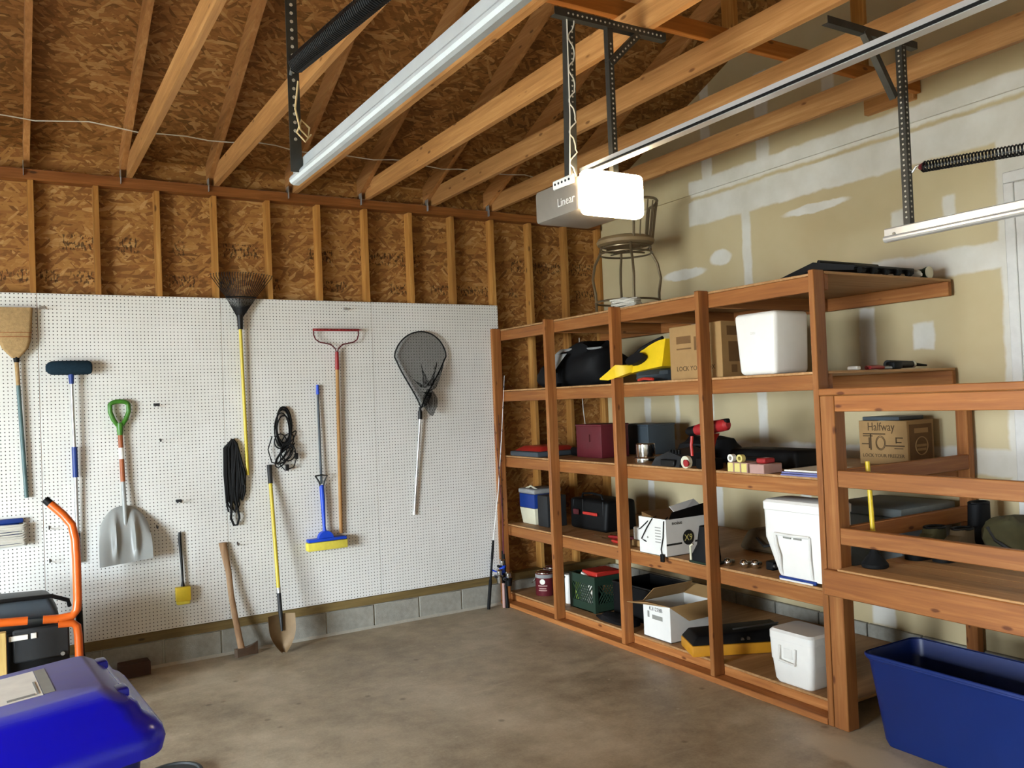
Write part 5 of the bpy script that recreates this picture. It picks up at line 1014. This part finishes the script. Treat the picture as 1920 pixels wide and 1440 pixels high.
# blue recycling cart in the foreground
CX, CY, CYAW = -3.95, -3.84, math.radians(4)
CM = Mx((CX, CY, 0), CYAW)
t = thing('recycling_cart', (CX, CY, 0), 'bright blue wheeled recycling cart with dusty lid and paper label', 'cart')
def rr(hx, hy, r, z, cx=0, cy=0, tilt=0.0): return [(p[0], p[1], p[2]+tilt*(p[0]-.29)) for p in rrect(hx, hy, r, z, 6, cx, cy)]
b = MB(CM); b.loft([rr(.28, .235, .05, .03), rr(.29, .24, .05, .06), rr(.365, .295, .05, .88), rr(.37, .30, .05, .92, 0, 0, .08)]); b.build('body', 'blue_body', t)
T = .08
b = MB(CM); b.loft([rr(.400, .320, .07, .893, 0, 0, T), rr(.418, .338, .07, .898, 0, 0, T), rr(.426, .345, .075, .930, 0, 0, T), rr(.420, .338, .075, .958, 0, 0, T), rr(.402, .318, .07, .980, 0, 0, T), rr(.378, .292, .06, 1.000, -.003, 0, T), rr(.372, .272, .055, 1.022, -.006, 0, T), rr(.356, .252, .05, 1.040, -.014, 0, T), rr(.305, .208, .03, 1.076, -.012, 0, T), rr(.290, .194, .025, 1.080, -.010, 0, T)]); b.build('lid', 'cart_lid', t, ang=50)
for s in (-1, 1): b = MB(CM); b.rbox(.318, .352, s*.165-.032, s*.165+.032, 1.035, 1.062, .008, 2); b.build('hinge_knuckle', 'blue_cart', t)
def onlid(x0, x1, y0, y1, dz, th=.0008): return [(x0, y0, 1.080+T*(x0-.29)+dz), (x1, y0, 1.080+T*(x1-.29)+dz), (x1, y1, 1.080+T*(x1-.29)+dz), (x0, y1, 1.080+T*(x0-.29)+dz), (x0, y0, 1.080+T*(x0-.29)+dz+th), (x1, y0, 1.080+T*(x1-.29)+dz+th), (x1, y1, 1.080+T*(x1-.29)+dz+th), (x0, y1, 1.080+T*(x0-.29)+dz+th)]
b = MB(CM); b.hexa(onlid(-.12, .145, -.12, .15, .0003)); b.build('paper_label', 'paper_white', t)
b = MB(CM); b.hexa(onlid(.147, .175, -.115, .15, .0003)); b.hexa(onlid(.06, .128, -.105, -.088, .0012)); b.hexa(onlid(.132, .138, -.10, .03, .0012)); b.hexa(onlid(-.02, .05, .09, .094, .0012)); b.build('label_print', 'ink_grey', t)
for s in (-1, 1): b = MB(CM); b.cyl((.27, s*.262, .125), (.27, s*.312, .125), .122, n=24); b.build('wheel', 'black_rubber', t)
# dark lid on the floor by the cart
t = thing('bucket_lid', (-3.13, -2.12, 0), 'dark round lid lying on the floor beside the blue cart', 'lid')
MB().lathe([(.13, 0), (.145, .004), (.145, .022), (.138, .03), (.125, .03), (.12, .022), (.005, .020)], (-3.19, -2.07, 0.001), 32).build('disc', 'lid_dark', t); MB().tube([(-3.22, -2.07, .02), (-3.19, -2.07, .036), (-3.16, -2.07, .02)], .005, 6).build('pull', 'dark_grey', t)
solo('wood_block', MB(Mx((-3.13, -.11, 0), .05)).rbox(-.10, .10, -.06, .06, .001, .095, .006, 2), 'brown_block', 'dark brown wooden block on the floor against the wall', 'block')
solo('lumber_offcut', MB().rbox(-3.99, -3.89, -1.02, -.98, .001, .63, .004, 1), 'pale_wood', 'pale upright board standing beside the generator', 'board')
# portable generator with folded handle
t = thing('generator', (-3.80, -.62, 0), 'portable generator in orange tube frame with black engine and grey tank', 'generator')
R_ = .025; gx = -3.512; yf, yb2 = -.80, -.34
def rpath(pts): return pts
b = MB(); b.tube([(-3.640, -.72, 1.305), (-3.575, -.745, 1.235), (-3.530, -.77, 1.17), (-3.515, -.79, 1.08), (-3.512, -.80, .95), (-3.512, -.80, .72), (-3.518, -.80, .655), (-3.545, -.80, .622), (-3.62, -.80, .617)], R_, 12); b.build('handle', 'orange_paint', t)
b = MB(); b.cyl((-3.632, -.7225, 1.296), (-3.668, -.71, 1.335), .0235, n=12); b.build('handle_end', 'near_black', t)
b = MB(); b.tube([(-3.62, -.80, .617), (-3.70, -.80, .624)], R_, 12); b.tube([(-3.78, -.80, .632), (-4.15, -.80, .66)], R_, 12); b.build('top_tube', 'orange_paint', t)
b = MB(); b.tube([(-3.62, -.80, .585), (-3.545, -.80, .580), (-3.520, -.80, .555), (-3.515, -.80, .50), (-3.508, -.80, .10), (-3.53, -.80, .06), (-4.1, -.80, .05)], R_*.95, 12); b.build('front_hoop', 'orange_paint', t)
b = MB(); b.tube([(-3.47, yb2, .05), (-3.478, yb2, .50), (-3.484, yb2, .9), (-3.49, yb2, 1.0)], R_*.9, 12); b.tube([(-3.47, yb2, .30), (-3.43, yb2-.02, .15), (-3.40, yb2-.04, .02)], .009, 8); b.build('rear_frame', 'near_black', t)
b = MB(); b.tube([(-3.508, -.79, .06), (-3.48, yb2, .05)], R_*.9, 10); b.tube([(-4.1, -.79, .05), (-4.1, yb2, .05), (-3.48, yb2, .05)], R_*.9, 10); b.build('base_frame', 'near_black', t)
b = MB(); b.rhexa([(-4.15, -.70, .635), (-3.60, -.70, .60), (-3.60, -.36, .60), (-4.15, -.36, .635), (-4.08, -.66, .755), (-3.66, -.66, .735), (-3.66, -.40, .735), (-4.08, -.40, .755)], .03, 3); b.build('tank', 'slate', t)
b = MB(); b.tube([(-4.15, -.71, .735), (-3.9, -.715, .75), (-3.65, -.705, .742), (-3.56, -.69, .70), (-3.55, -.67, .66)], .013, 8); b.build('tank_seam', 'near_black', t)
b = MB(); b.rbox(-4.12, -3.56, -.74, -.40, .10, .56, .02, 2); b.build('engine', 'near_black', t)
b = MB(); b.rbox(-3.86, -3.56, -.765, -.735, .38, .575, .01, 1); b.build('control_panel', 'dark_grey', t)
b = MB(); b.rbox(-3.88, -3.78, -.772, -.764, .515, .545, .002, 1); b.rbox(-3.765, -3.735, -.772, -.764, .515, .548, .002, 1); b.build('panel_label', 'paper_white', t)
b = MB(); b.rbox(-3.70, -3.66, -.752, -.738, .30, .312, .002, 1); b.cyl((-3.60, -.77, .40), (-3.60, -.785, .40), .012, n=12); b.build('badge', 'alu', t)
b = MB(); b.rbox(-3.92, -3.895, -.80, -.76, .08, .56, .004, 1); b.build('side_bracket', 'dark_red', t)
for s in (0, 1): MB().cyl((-4.05, -.90+.62*s, .12), (-4.05, -.83+.52*s, .12), .118, n=22).build('wheel', 'black_rubber', t)
